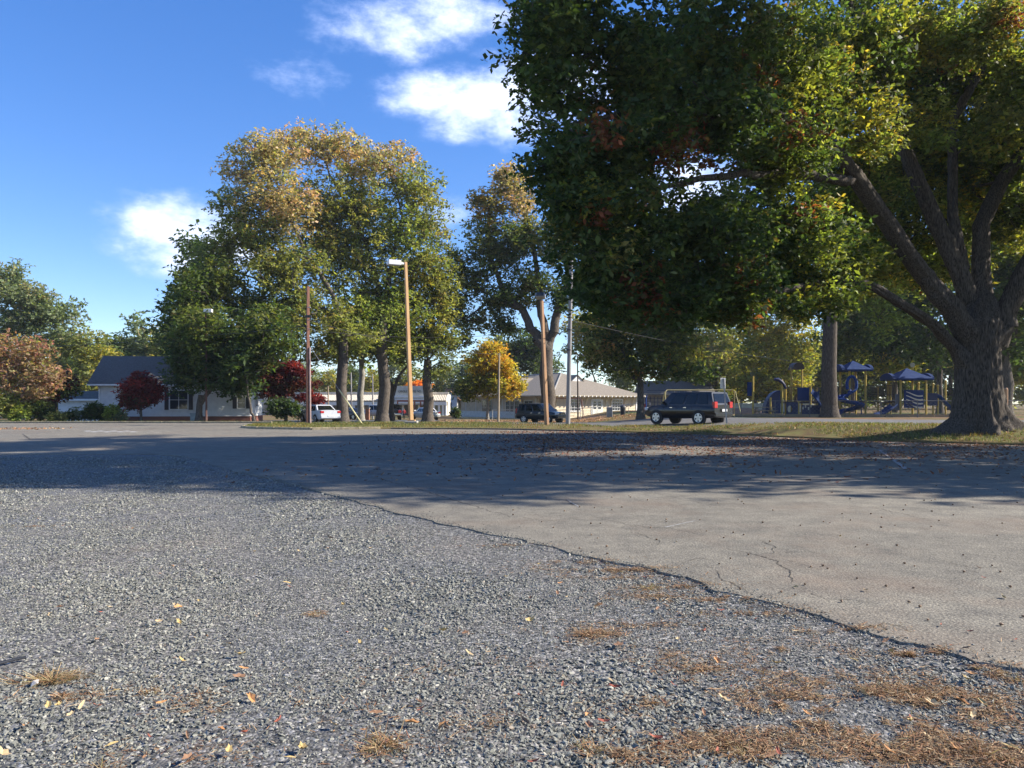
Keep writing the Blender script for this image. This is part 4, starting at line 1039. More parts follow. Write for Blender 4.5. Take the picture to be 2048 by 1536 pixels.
for px in (602, 622, 642, 664, 704, 708, 748, 772, 789, 806, 821, 838, 852, 868, 878, 886, 892):
    x = sx(px)
    c = MB().tube([Vector((x, SY, zg)), Vector((x, SY, zg + .2)), Vector((x, SY, zg + .21)), Vector((x, SY, 1.0)), Vector((x, SY, 1.049))], [.30, .30, .24, .21, .30], 12)
    wpart(c, 'column', trim_m, school, smooth=True)
# centre bay with the lettering
a, b = sx(793), sx(857)
wpart(MB().box(a, b, SY - 1.2, SY + 4, 2.9, 4.9), 'sign_parapet', stucco, school)
wpart(MB().box(a - .15, b + .15, SY - 1.45, SY - 1.21, 2.6, 2.95), 'cornice', trim_m, school)
wpart(MB().box(a - .05, b + .05, SY - 1.3, SY + 3.9, 1.2, 2.599), 'entablature', pmat('grey_trim', (.60, .59, .56), rough=.7), school)
for z_ in (1.5, 2.1):
    wpart(MB().box(a - .1, b + .1, SY - 1.4, SY - 1.301, z_, z_ + .16), 'moulding', trim_m, school)
def lettering(text, size, loc, mat, parent, rot=(R(90), 0, 0), name='lettering', width=None):
    cu = bpy.data.curves.new(name, 'FONT'); cu.body = text; cu.size = size; cu.extrude = .02; cu.align_x = 'CENTER'
    tmp = bpy.data.objects.new('tmp_text', cu); sc.collection.objects.link(tmp)
    dg = bpy.context.evaluated_depsgraph_get()
    me = bpy.data.meshes.new_from_object(tmp.evaluated_get(dg))
    bpy.data.objects.remove(tmp)
    me.materials.clear(); me.materials.append(mat)
    o = mesh_obj(name, me, parent)
    o.location = Vector(loc) - Vector(parent.location); o.rotation_euler = rot
    if width:
        wv = max(v.co.x for v in me.vertices) - min(v.co.x for v in me.vertices); o.scale = (width / wv, 1, 1)
    return o
lm_ = pmat('bronze_letters', (.12, .10, .08), rough=.6)
for k, ch in enumerate('CANDLE  FIRE NO. 1'):
    if ch != ' ':
        lettering(ch, .62, (a + .75 + k * .29, SY - 1.24, 3.6), lm_, school, name='letter')
# rust-red steel canopy frame before the school
cf = thing_w('canopy_frame', gp(822, 132), 'rust-red steel canopy frame before the school columns', 'canopy')
rust_m = pmat('red_steel', (.36, .11, .06), (.26, .08, .05), scale=3, rough=.6)
zc = gp(822, 132).z
for px in (795, 817, 829, 841, 848):
    x = (px - 1024) / F * 132
    wpart(MB().box(x - .12, x + .12, 132, 132.24, zc, 1.72), 'post', rust_m, cf)
wpart(MB().box((794 - 1024) / F * 132, (850 - 1024) / F * 132, 131.95, 132.3, 1.721, 2.0), 'beam', rust_m, cf)
# small white cottage with orange roof
ct = thing_w('cottage', (-14, 168, -1), 'small white cottage with orange roof right of the school', 'house')
def cx(px): return (px - 1024) / F * 168
wpart(MB().box(cx(884), cx(914), 168, 174, -1.2, 2.4), 'wall', white_m, ct)
wpart(MB().prism([Vector((cx(882), 167.9, 2.401)), Vector((cx(916), 167.9, 2.401)), Vector((cx(899), 167.9, 4.2))], (0, 0, 0), (0, 6, 0)), 'gable', white_m, ct)
rr = MB()
for s_ in (-1, 1):
    rr.bar(Vector((cx(899), 170.9, 4.3)), Vector((cx(899) + s_ * 2.4, 170.9, 2.1)), 6.6, .14, up=Vector((-1 * s_ * .0, 1, 0)).cross(Vector((1, 0, 0))) )
wpart(rr, 'roof', otile, ct)
wpart(MB().box(cx(888), cx(926), 174.2, 182, -1.2, 2.6), 'rear_wing', pmat('peach_wall', (.62, .50, .34), rough=.9), ct)
wpart(MB().prism([Vector((cx(884), 173.8, 2.601)), Vector((cx(884), 178, 5.2)), Vector((cx(884), 182.4, 2.601))], (0, 0, 0), (cx(930) - cx(884), 0, 0)), 'rear_roof', otile, ct)
window(ct, Vector((cx(893), 168, .2)), (1, 0, 0), 1.2, 1.5, (0, -1, 0), 2, 2)

# ------------------------------------------------------------- tan hip-roofed depot, square to the street
UX, UY = Vector((.81, .586, 0)).normalized(), Vector((-.586, .81, 0)).normalized()
DC = Vector((5.75, 103.5, ground(5.75, 103.5)))
rz = math.atan2(UX.y, UX.x)
depot = empty('hip_roofed_hall', DC, rz, 'tan single-storey hall with wide hipped roof and curved eave brackets', 'building')
DW, DL, DH = 16.0, 24.0, 3.45
MB().box(0.05, DW, 0.05, DL, -.3, DH).build('wall', cream_m, depot)
def ladd(P, U, length, z0, z1, nrm, mat): return lap_boards(depot, Vector(P), U, length, z0, z1, nrm, mat, step=.22)
ladd((0, .05, 0), (1, 0, 0), DW, .1, DH - .05, (0, -1, 0), cream_m)
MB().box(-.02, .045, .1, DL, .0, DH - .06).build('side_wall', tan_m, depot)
OV = 1.15
e0, e1, f0, f1 = -OV, DW + OV, -OV, DL + OV
rb, rt = DH - .18, DH + 3.35
hip = MB()
vs_ = [Vector((e0, f0, rb)), Vector((e1, f0, rb)), Vector((e1, f1, rb)), Vector((e0, f1, rb)), Vector((DW / 2, f0 + (DW / 2 + OV), rt)), Vector((DW / 2, f1 - (DW / 2 + OV), rt))]
hip.add(vs_, [(0, 1, 4), (1, 2, 5, 4), (2, 3, 5), (3, 0, 4, 5), (3, 2, 1, 0)])
hip.build('roof', shingle2, depot)
fas = MB()
for a, b in ((vs_[0], vs_[1]), (vs_[1], vs_[2]), (vs_[2], vs_[3]), (vs_[3], vs_[0])):
    fas.bar(a + Vector((0, 0, -.04)), b + Vector((0, 0, -.04)), .06, .14)
fas.build('fascia', pmat('fascia_tan', (.42, .36, .26)), depot)
hipcap = MB().bar(vs_[0] + Vector((0, 0, .05)), vs_[4] + Vector((0, 0, .05)), .16, .06).bar(vs_[4], vs_[5], .16, .1)
hipcap.build('hip_cap', pmat('hip_cap_pale', (.45, .42, .36)), depot)
tail = None
for k in range(24):
    x = e0 + .35 + k * .76
    me_src = MB().box(-.07, .07, -.10, .04, -.08, .10)
    if tail is None:
        tail = me_src.build('rafter_tail', trim_m, depot); tail.location = (x, f0 - .02, rb - .12)
    else:
        o = tail.copy(); link(o, depot); o.location = (x, f0 - .02, rb - .12)
def dpx(px):    # photo column on the sunlit facade -> local x
    k = (px - 1024) / F
    return (DC.y * k - DC.x) / (UX.x - UX.y * k)
def dpy(px):    # photo column on the street facade -> local y
    k = (px - 1024) / F
    return (DC.y * k - DC.x) / (UY.x - UY.y * k)
def lz(py, px, side=False):
    L_ = dpy(px) if side else dpx(px)
    Yw = DC.y + (UY.y if side else UX.y) * L_
    return CH + (HOR - py) / F * Yw - DC.z
# sunlit facade: double door with steps, windows, brackets
dx0, dx1 = dpx(1184), dpx(1203)
dl = MB().box(dx0 - .15, dx1 + .15, -.06, .02, .28, 2.75)
dl.build('door_frame', trim_m, depot)
for k in range(2):
    w_ = (dx1 - dx0) / 2
    do = MB().box(dx0 + k * w_ + .02, dx0 + (k + 1) * w_ - .02, -.10, -.061, .3, 2.6).build('door', pmat('door_white', (.72, .70, .62), rough=.5), depot)
    for j in range(3):
        MB().box(dx0 + k * w_ + .18, dx0 + (k + 1) * w_ - .18, -.112, -.1005, 1.35 + j * .40, 1.67 + j * .40).build('pane', pane_m, do)
MB().box(dx0 - .5, dpx(1212), -1.5, -.08, -.2, .26).build('step', pmat('brick_step', (.55, .25, .17), (.42, .18, .12), scale=8), depot)
for p0, p1 in ((1136, 1160), (1224, 1244)):
    window(depot, Vector((dpx(p0), 0.01, 1.15)), (1, 0, 0), dpx(p1) - dpx(p0), 1.55, (0, -1, 0), 4, 4, frame=.12)
def bracket(P, out, mat=trim_m):
    """quarter-round eave bracket"""
    pts = []
    for k in range(9):
        t = math.pi / 2 * k / 8
        pts.append(Vector(P) + Vector(out) * (1.0 * (1 - math.cos(t))) + Vector((0, 0, 1.35 * math.sin(t))))
    mb = MB()
    for a, b in zip(pts[:-1], pts[1:]): mb.bar(a, b, .12, .14)
    return mb
for px in (1112, 1162, 1171, 1211, 1221, 1248, 1264):
    bracket((dpx(px), -.03, DH - 1.62), (0, -1, 0)).build('bracket', pmat('bracket_cream', (.72, .62, .44)), depot)
MB().box(DW - .12, DW + .12, -.06, .1, 0, DH - .1).build('corner_board', trim_m, depot)
MB().box(-.08, .10, -.07, .1, 0, DH - .1).build('corner_board', trim_m, depot)
# street facade (shade put into darker boards and trim): panels, doors, a window, brackets
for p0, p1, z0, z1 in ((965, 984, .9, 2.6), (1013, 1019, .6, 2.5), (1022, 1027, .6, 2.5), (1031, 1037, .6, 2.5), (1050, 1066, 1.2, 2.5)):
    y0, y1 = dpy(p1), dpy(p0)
    window(depot, Vector((-.02, y0, z0)), (0, 1, 0), y1 - y0, z1 - z0, (-1, 0, 0), 2, 3, frame=.10, mat=pmat('shaded_trim', (.50, .46, .38)))  # white trim darkened here, shade put into its colour
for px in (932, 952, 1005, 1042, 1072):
    MB().box(-.05, -.021, dpy(px) - .12, dpy(px) + .12, 0, DH - .1).build('batten', pmat('shaded_trim', (.50, .46, .38)), depot)
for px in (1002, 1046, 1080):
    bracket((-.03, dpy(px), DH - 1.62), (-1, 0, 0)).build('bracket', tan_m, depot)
MB().box(-.12, -.05, 9, DL, .0, .95).build('skirting', pmat('skirt_white', (.55, .55, .52)), depot)
# roof dormers
def dormer(c, out, w_, h_, dep):
    """c: foot centre on the roof; out: horizontal direction it faces"""
    out = Vector(out); s_ = Vector((-out.y, out.x, 0)); c = Vector(c)
    mb = MB().prism([c - s_ * w_ / 2, c + s_ * w_ / 2, c + Vector((0, 0, h_))], (0, 0, 0), -out * dep)
    d = mb.build('dormer', trim_m, depot)
    r_ = MB()
    for q in (-1, 1):
        a = c + out * .15 + Vector((0, 0, h_ + .04)); b = c + out * .15 + s_ * q * (w_ / 2 + .2) + Vector((0, 0, -.1))
        r_.add([a, b, b - out * (dep + .1), a - out * (dep + .1), a + Vector((0, 0, .12)), b + Vector((0, 0, .12)), b - out * (dep + .1) + Vector((0, 0, .12)), a - out * (dep + .1) + Vector((0, 0, .12))],
               [(0, 1, 2, 3), (7, 6, 5, 4), (0, 4, 5, 1), (1, 5, 6, 2), (2, 6, 7, 3), (3, 7, 4, 0)])
    r_.build('dormer_roof', shingle2, depot)
dormer((8.3, 4.6, rb + (4.6 + OV) * (rt - rb) / (DW / 2 + OV) - .05), (0, -1, 0), 2.2, .85, 2.2)
dormer((3.6, 12.5, rb + (3.6 + OV) * (rt - rb) / (DW / 2 + OV) - .05), (-1, 0, 0), 2.4, .9, 2.4)
dormer((3.6, 16.5, rb + (3.6 + OV) * (rt - rb) / (DW / 2 + OV) - .05), (-1, 0, 0), 2.4, .9, 2.4)
# low rear building seen right of the hall
rb_ = thing_w('rear_block', gp(1345, 128), 'low brown building behind the swing frame with a dark roof', 'building')
gb = gp(1345, 128)
wpart(MB().box((1290 - 1024) / F * 128, (1440 - 1024) / F * 128, 128, 136, gb.z - .3, 3.0), 'wall', pmat('brown_wall', (.30, .24, .17), rough=.9), rb_)
wpart(MB().prism([Vector(((1284 - 1024) / F * 128, 127.2, 3.001)), Vector(((1284 - 1024) / F * 128, 132, 5.4)), Vector(((1284 - 1024) / F * 128, 136.8, 3.001))], (0, 0, 0), (12.5, 0, 0)), 'roof', shingle, rb_)
wpart(MB().box((1284 - 1024) / F * 128, (1284 - 1024) / F * 128 + 12.5, 127.05, 127.19, 2.85, 3.1), 'fascia', pmat('fascia_tan', (.42, .36, .26)), rb_)
# ================================================================= poles, wires, signs
wood_m = pmat('stained_wood', (.26, .12, .075), (.15, .07, .05), scale=4, rough=.8, bump=.4, bscale=20, stretch=(6, 6, .5))
ochre_m = pmat('ochre_painted_post', (.52, .33, .15), (.46, .26, .12), scale=1.2, rough=.7, stretch=(2, 2, .6))
post_m = pmat('weathered_post', (.42, .25, .13), (.32, .18, .10), scale=2, rough=.8, stretch=(4, 4, .5))
steel = pmat('galvanised_steel', (.42, .42, .42), (.32, .32, .33), scale=3, rough=.5, metal=.4)
greypole = pmat('grey_wood', (.30, .29, .28), (.22, .21, .205), scale=3, rough=.85, stretch=(5, 5, .4), bump=.3, bscale=20)
dark_steel = pmat('dark_steel', (.035, .035, .038), (.05, .05, .05), rough=.5)
lamp_white = pmat('lamp_white', (.78, .78, .76), (.70, .70, .69), rough=.4)
lens_m = pmat('lamp_lens', (.45, .47, .48), rough=.15, spec=.6)
black_wire = pmat('wire_black', (.012, .012, .013), rough=.6)
def post_thing(name, label, cat, px_b, py_b, px_t, py_t, Y, w0, w1, mat, square=True):
    b = at(px_b, py_b, Y); b.z = ground(b.x, b.y) + .06
    t = at(px_t, py_t, Y)
    o = thing_w(name, b, label, cat)
    if square:
        mb = MB(); d = []
        for c, w_ in ((b - Vector((0, 0, .3)), w0), (t, w1)):
            d += [c + Matrix.Rotation(R(34), 3, 'Z') @ Vector((sx_ * w_ * .43, sy_ * w_ * .43, 0)) for sx_, sy_ in ((-1, -1), (1, -1), (1, 1), (-1, 1))]
        mb.add(d, [(0, 1, 5, 4), (1, 2, 6, 5), (2, 3, 7, 6), (3, 0, 4, 7), (4, 5, 6, 7), (3, 2, 1, 0)])
    else:
        mb = MB().tube([b - Vector((0, 0, .3)), b.lerp(t, .5), t], [w0 / 2, (w0 + w1) / 4, w1 / 2], 12)
    wpart(mb, 'pole', mat, o, smooth=not square, bevel=.012 if square else 0)
    return o, b, t
# tall lamp with ochre post
o, b, t = post_thing('street_lamp', 'tall ochre lamp post with a white box lamp head on the grass verge', 'lamp', 823, 850, 811, 524, 51, .30, .21, ochre_m)
wpart(MB().box(b.x - .42, b.x + .42, b.y - .42, b.y + .42, b.z - .2, b.z + .22), 'footing', concrete, o, bevel=.03)
wpart(MB().box(b.x - .25, b.x + .25, b.y - .25, b.y + .25, b.z + .221, b.z + .30), 'base_plate', ochre_m, o)
def lamp_head(o, c, rz_, ln, wd, ht, arm_to):
    M = Matrix.Translation(c) @ Matrix.Rotation(rz_, 4, 'Z')
    hd = wpart(MB().box(-ln / 2, ln / 2, -wd / 2, wd / 2, -ht / 2, ht / 2, M), 'lamp_head', lamp_white, o, bevel=.015)
    wpart(MB().box(-ln / 2 + .08, ln / 2 - .08, -wd / 2 + .06, wd / 2 - .06, -ht / 2 - .03, -ht / 2 - .001, M), 'lens', lens_m, o)
    wpart(MB().bar(c + Vector((0, 0, .02)), arm_to, .12, .12), 'arm', lamp_white, o)
hc = at(788, 525.5, 50.6)
lamp_head(o, hc, R(26), .86, .52, .32, t - Vector((0, 0, .12)))
# square wooden utility pole with conduit
o, b, t = post_thing('utility_pole', 'square reddish wooden pole with a conduit on the grass verge', 'pole', 615.5, 851, 616, 573, 51, .24, .20, wood_m)
wpart(MB().tube([b + Vector((.19, -.05, -.2)), at(619.5, 695, 50.95)], .06, 8), 'conduit', pmat('conduit_pink', (.42, .30, .27), rough=.6), o)
wpart(MB().box(t.x - .16, t.x + .28, 50.7, 50.88, at(0, 636, 51).z, at(0, 631, 51).z), 'cable_bracket', dark_steel, o)
for py in (615, 640, 658):
    wpart(MB().tube([at(616, py, 50.86), at(621, py - .5, 50.6)], .03, 6), 'insulator', steel, o)
ptop = t.copy()
# guy wire with yellow guard
ga, gb_ = gp(726, 50.5), at(618, 690, 51)
o = thing_w('guy_wire', ga, 'slanting guy wire with a pale yellow guard beside the wooden pole', 'guy wire')
gm = ga.lerp(gb_, .44)
wpart(MB().tube([ga, gm], .05, 8), 'guard', pmat('guard_yellow', (.62, .56, .28), rough=.5), o)
wpart(MB().tube([gm, gb_], .014, 5), 'wire', steel, o)
# weathered post with floodlight
o, b, t = post_thing('flood_lamp', 'straight brown post with a tilted floodlight on top near the grey pole', 'lamp', 1094, 852, 1083.5, 601, 49, .27, .21, post_m)
M = Matrix.Translation(at(1081, 592, 48.9)) @ Matrix.Rotation(R(-12), 4, 'Z') @ Matrix.Rotation(R(-22), 4, 'X')
wpart(MB().box(-.30, .30, -.22, .22, -.16, .16, M), 'lamp_head', pmat('lamp_grey', (.30, .30, .29), rough=.5), o, bevel=.04)
wpart(MB().box(-.24, .24, -.26, -.221, -.12, .12, M), 'lens', pmat('dark_lens', (.06, .065, .07), rough=.15), o)
wpart(MB().bar(t - Vector((0, 0, .05)), t + Vector((-.05, 0, .22)), .08), 'bracket', steel, o)
# grey round pole
o, b, t = post_thing('utility_pole', 'thick grey round pole whose top is lost in the oak leaves', 'pole', 1135.5, 851, 1143, 505, 48.8, .31, .22, greypole, square=False)
for py in (635, 660, 700):
    q = at(1138.5 - (py - 660) * .02, py, 48.8); wpart(MB().tube([q - Vector((0, 0, .04)), q + Vector((0, 0, .04))], .165, 12), 'band', dark_steel, o)
wpart(MB().tube([at(1143, 605, 48.7), at(1150, 596, 48.5), at(1157, 593, 48.3)], .025, 6), 'hook', steel, o)
wpart(MB().tube([at(1107, 738, 49.2), at(1137, 744, 48.8)], .03, 6), 'strut', steel, o)
gtop = t.copy()
# brown lamp at the house
o, b, t = post_thing('street_lamp', 'slim rusty-brown lamp pole with a white head before the white house', 'lamp', 413, 838, 411.5, 622, 60.5, .17, .13, pmat('rusty_pole', (.14, .07, .05), (.10, .05, .04), rough=.8))
lamp_head(o, at(416.5, 621.5, 60.3), R(4), .62, .40, .27, t - Vector((0, 0, .05)))
# thin wooden service pole
o, b, t = post_thing('service_pole', 'thin sunlit wooden service pole before the golden maple', 'pole', 996.5, 842, 998.5, 706, 74, .24, .18, pmat('pale_pole', (.38, .30, .20), (.28, .22, .15), rough=.85), square=False)
spole = t.copy()
# dark lamp post with a bent arm near the hall
o, b, t = post_thing('street_lamp', 'dark lamp post with a curved pale arm before the tan hall', 'lamp', 1156, 834, 1155, 712, 88, .20, .14, pmat('dark_brown_post', (.06, .04, .03), rough=.7), square=False)
wpart(MB().tube([t - Vector((0, 0, .3)), t + Vector((.05, 0, .1)), at(1159, 708, 87.8), at(1165, 708.5, 87.6)], .05, 8), 'arm', steel, o)
wpart(MB().box(at(1161, 0, 87.6).x, at(1167.5, 0, 87.6).x, 87.4, 87.75, at(0, 712, 87.6).z, at(0, 709, 87.6).z), 'lamp_head', pmat('lamp_grey', (.30, .30, .29)), o)
# poles in front of the school
for px, py_t, lab in ((657, 772, 'yellowish far pole rising behind the silver sedan'), (703, 745, 'pale far pole right of the first thick trunk'), (746, 748, 'dark far pole just left of the thick lit trunk')):
    post_thing('service_pole', lab, 'pole', px, 838, px - 1, py_t, 104, .22, .16, greypole if px != 657 else pmat('pale_pole', (.38, .30, .20)), square=False)
# cables
def cable(label, a, b, sag, r_=.018):
    pts = [a.lerp(b, k / 14) - Vector((0, 0, sag * 4 * (k / 14) * (1 - k / 14))) for k in range(15)]
    return tag(MB().tube(pts, r_, 5).build('utility_cable', black_wire), label, 'cable')
cable('thin cable running left from the wooden pole across the evergreen', at(616, 652, 50.9), at(-150, 690, 110), .8)
cable('upper cable from the wooden pole to the thin service pole', at(617, 640, 50.9), spole - Vector((0, 0, .1)), .6)
cable('lower cable from the wooden pole passing behind the ochre lamp', at(617, 660, 50.9), at(1000, 668, 95), .5)
cable('cable from the thin service pole up to the grey pole', spole - Vector((0, 0, .1)), at(1138, 655, 48.8), .4)
cable('cable dropping left from the thin service pole to the school side', spole - Vector((0, 0, .12)), at(860, 780, 140), .5)
cable('high cable stretched from the grey pole to the right under the oak limb', at(1139, 640, 48.8), at(1700, 730, 90), .6)
# road sign seen from behind
sb = gp(1454, 43.5)
o = thing_w('road_sign', sb, 'small white road sign seen from behind on a leaning steel post', 'sign')
st = at(1447, 757, 43.5)
wpart(MB().bar(sb - Vector((0, 0, .2)), st, .075, .05), 'post', steel, o)
M = Matrix.Translation(at(1446.5, 766.5, 43.46) + Vector((0, .06, 0))) @ Matrix.Rotation(R(12), 4, 'Z')
wpart(MB().box(-.165, .165, 0, .02, -.31, .31, M), 'plate', pmat('sign_back', (.72, .72, .70), rough=.4), o, bevel=.008)

# ================================================================= vehicles
tyre_m = pmat('tyre_rubber', (.018, .018, .018), (.028, .027, .026), rough=.85)
rim_m = pmat('alloy_rim', (.60, .60, .60), (.50, .50, .5), rough=.3, metal=.7)
glassd = pmat('car_glass', (.006, .007, .008), (.008, .009, .01), rough=.06, spec=.35)
red_l = pmat('tail_lamp_red', (.45, .02, .02), (.35, .015, .02), rough=.15)
clear_l = pmat('head_lamp_clear', (.65, .66, .66), (.5, .5, .5), rough=.12)
plate_m = pmat('licence_plate', (.62, .63, .62), (.5, .5, .52), rough=.5, scale=30)
trim_d = pmat('black_trim', (.015, .015, .016), rough=.6)
chrome = pmat('chrome', (.65, .65, .66), rough=.15, metal=1)
def carpaint(name, c): return pmat(name, c, tuple(x * .9 for x in c), rough=.28, spec=.4, coat=.35)
def car(name, label, cat, loc, heading, spec, paint):
    """heading: world direction the car points to"""
    rz_ = math.atan2(heading[1], heading[0])
    root = empty(name, loc, rz_, label, cat)
    S = spec; L2 = S['L'] / 2; W2 = S['W'] / 2
    # lower body: lofted sections from tail to nose
    mb = MB(); secs = []
    for x, zb_, zt_, wf in S['sec']:
        w_ = W2 * wf
        secs.append([(x, -w_ * .90, zb_), (x, -w_ * .99, zb_ + .16), (x, -w_, zb_ + (zt_ - zb_) * .55), (x, -w_ * .985, zt_ - .10), (x, -w_ * .90, zt_), (x, 0, zt_ + .03), (x, w_ * .90, zt_), (x, w_ * .985, zt_ - .10), (x, w_, zb_ + (zt_ - zb_) * .55), (x, w_ * .99, zb_ + .16), (x, w_ * .90, zb_)])
    n = 11; vs = [q for s_ in secs for q in s_]
    fs = [(i * n + k, i * n + (k + 1) % n, (i + 1) * n + (k + 1) % n, (i + 1) * n + k) for i in range(len(secs) - 1) for k in range(n)]
    fs += [tuple(range(n)), tuple(reversed(range((len(secs) - 1) * n, len(secs) * n)))]
    mb.add(vs, fs)
    mb.build('body', paint, root, smooth=True)
    # cabin
    xr0, xr1, xf1, xf0, zbelt, zroof, wb, wr = S['cab']
    wb *= W2; wr *= W2
    def P(t, u, side):   # t along (0 rear .. 1 front), u up
        xb = xr0 + (xf0 - xr0) * t; xt = xr1 + (xf1 - xr1) * t
        return Vector((xb + (xt - xb) * u, side * (wb + (wr - wb) * u), zbelt - .06 + (zroof - zbelt + .06) * u))
    cb_ = MB(); rows = []
    for t in (0, .12, .35, .65, .88, 1):
        crown = .05 * math.sin(math.pi * (.12 + .76 * t))
        rows.append([P(t, 0, -1), P(t, .93, -1), P(t, 1, -.93) + Vector((0, 0, crown * .6)), P(t, 1, 0) * 1 + Vector((0, 0, crown)), P(t, 1, .93) + Vector((0, 0, crown * .6)), P(t, .93, 1), P(t, 0, 1)])
    vs = [q for r_ in rows for q in r_]
    fs = [(i * 7 + k, i * 7 + k + 1, (i + 1) * 7 + k + 1, (i + 1) * 7 + k) for i in range(5) for k in range(6)] + [tuple(range(7)), tuple(reversed(range(35, 42)))]
    cb_.add(vs, fs); cb_.build('cabin', paint, root, smooth=True)
    def pane(name_, pts, nrm, d=.012):
        nrm = Vector(nrm).normalized() * d
        MB().prism([q + nrm * .4 for q in pts], (0, 0, 0), nrm).build(name_, glassd, root)
    for side in (-1, 1):
        for t0, t1 in S['win']:
            pane('side_window', [P(t0 + .015, .12, side), P(t1 - .015, .12, side), P(t1 - .02, .86, side), P(t0 + .02, .86, side)], (0, side, .25), .014)
    pane('windscreen', [P(1, .08, -.9), P(1, .08, .9), P(1, .93, .86), P(1, .93, -.86)], (1, 0, .6), .02)
    pane('rear_window', [P(0, .22, -.86), P(0, .22, .86), P(0, .90, .82), P(0, .90, -.82)], (-1, 0, .35), .02)
    # wheels
    rw = S['rw']; yw = W2 - .10
    for x in S['axles']:
        for side in (-1, 1):
            MB().disc((x, side * (W2 - .05), rw), (0, 1, 0), rw * 1.16, .13, 24).build('wheel_well_shade', trim_d, root)  # dark disc on the flat body side stands for the shaded wheel well
            wh = MB()
            wh.tube([(x, side * (yw - .12), rw), (x, side * (yw - .11), rw), (x, side * (yw + .10), rw), (x, side * (yw + .135), rw)], [rw * .92, rw, rw, rw * .90], 26)
            wo_ = wh.build('wheel', tyre_m, root, smooth=True)
            rm = MB().disc((x, side * (yw + .136), rw), (0, 1, 0), rw * .64, .012, 22)
            rm.build('rim_dish', trim_d, wo_)
            spk_ = MB()
            for k in range(5):
                a = 2 * math.pi * k / 5 + .3
                c0 = Vector((x, side * (yw + .146), rw)); tip_ = c0 + Vector((math.cos(a) * rw * .62, 0, math.sin(a) * rw * .62))
                spk_.bar(c0, tip_, .025, .13 * rw / .4, up=Vector((-math.sin(a), 0, math.cos(a))))
            spk_.tube([Vector((x, side * (yw + .14), rw)) + Vector((math.cos(q) * rw * .63, 0, math.sin(q) * rw * .63)) for q in np.linspace(0, 2 * math.pi, 25)], .02, 5, cap=False)
            spk_.build('rim', rim_m, wo_)
    zt_r = S['sec'][0][2]; zb_r = S['sec'][0][1]; xr = -L2; xf = L2
    for side in (-1, 1):
        MB().box(xr - .02, xr + .16, *sorted((side * W2 * .62, side * W2 * .955)), *S['tail']).build('tail_light', red_l, root, bevel=.02)
        MB().box(xf - .28, xf - .02, *sorted((side * W2 * .50, side * W2 * .93)), *S['head']).build('headlight', clear_l, root, bevel=.03)
        zz = zbelt + .06
        MB().box(S['mir'] - .08, S['mir'] + .08, *sorted((side * W2 * .93, side * (W2 + .19))), zz - .02, zz + .15).build('mirror', paint, root, bevel=.03)
        for hx_ in S['han']:
            MB().box(hx_ - .10, hx_ + .10, *sorted((side * (W2 * .975), side * (W2 + .015))), zbelt - .19, zbelt - .15).build('door_handle', chrome, root)
        for sx_ in S['seam']:
            MB().box(sx_ - .007, sx_ + .007, *sorted((side * W2 * .9, side * (W2 + .003))), zb_r + .14, zbelt - .08).build('door_seam', trim_d, root)
    MB().box(xr - .06, xr + .10, -W2 * .92, W2 * .92, zb_r + .02, zb_r + .24).build('rear_bumper', S.get('bump', paint), root, bevel=.03)
    MB().box(xf - .12, xf + .05, -W2 * .90, W2 * .90, S['sec'][-1][1] + .02, S['sec'][-1][1] + .22).build('front_bumper', S.get('bump', paint), root, bevel=.03)
    MB().box(xr - .085, xr - .061, -.26, .26, S['plate'], S['plate'] + .15).build('licence_plate', plate_m, root)
    MB().box(xf - .06, xf + .012, -W2 * .45, W2 * .45, S['head'][0] - .02, S['head'][1]).build('grille', trim_d, root)
    MB().box(xf + .0125, xf + .02, -W2 * .4, W2 * .4, S['head'][0] + .06, S['head'][0] + .085).build('grille_bar', chrome, root)
    return root
SUV = dict(L=5.2, W=2.02, sec=[(-2.6, .46, 1.16, .93), (-2.45, .40, 1.20, .985), (-1.2, .36, 1.20, 1), (.6, .36, 1.18, 1), (1.35, .38, 1.16, 1), (2.1, .42, 1.08, .97), (2.45, .46, 1.0, .90), (2.6, .52, .86, .80)],
           cab=(-2.56, -2.30, .55, 1.35, 1.18, 1.92, .965, .80), win=((.08, .30), (.31, .55), (.56, .86)), rw=.405, axles=(-1.55, 1.58), tail=(.98, 1.36), head=(.82, 1.02), mir=1.05, han=(-.55, .45), seam=(-1.05, .05, 1.05), plate=.78)
MIDSUV = dict(L=4.55, W=1.84, sec=[(-2.27, .44, 1.05, .92), (-2.1, .38, 1.09, .985), (-1.0, .34, 1.09, 1), (.6, .34, 1.07, 1), (1.2, .36, 1.05, 1), (1.85, .40, .98, .96), (2.15, .44, .92, .89), (2.27, .50, .78, .80)],
              cab=(-2.2, -1.95, .35, 1.15, 1.07, 1.74, .96, .80), win=((.07, .29), (.30, .56), (.57, .86)), rw=.35, axles=(-1.32, 1.34), tail=(.85, 1.30), head=(.74, .95), mir=.85, han=(-.5, .4), seam=(-.95, -.02, .9), plate=.72)
SEDAN = dict(L=4.85, W=1.84, sec=[(-2.42, .36, .98, .90), (-2.28, .32, 1.03, .97), (-1.6, .28, 1.04, 1), (-.4, .26, .98, 1), (.8, .26, .95, 1), (1.6, .28, .88, .98), (2.2, .32, .78, .93), (2.42, .40, .64, .80)],
             cab=(-1.75, -.95, .25, 1.15, .97, 1.46, .93, .70), win=((.12, .36), (.37, .60), (.61, .86)), rw=.335, axles=(-1.38, 1.40), tail=(.80, .98), head=(.58, .74), mir=.80, han=(-.55, .40), seam=(-.85, .0, .95), plate=.50)
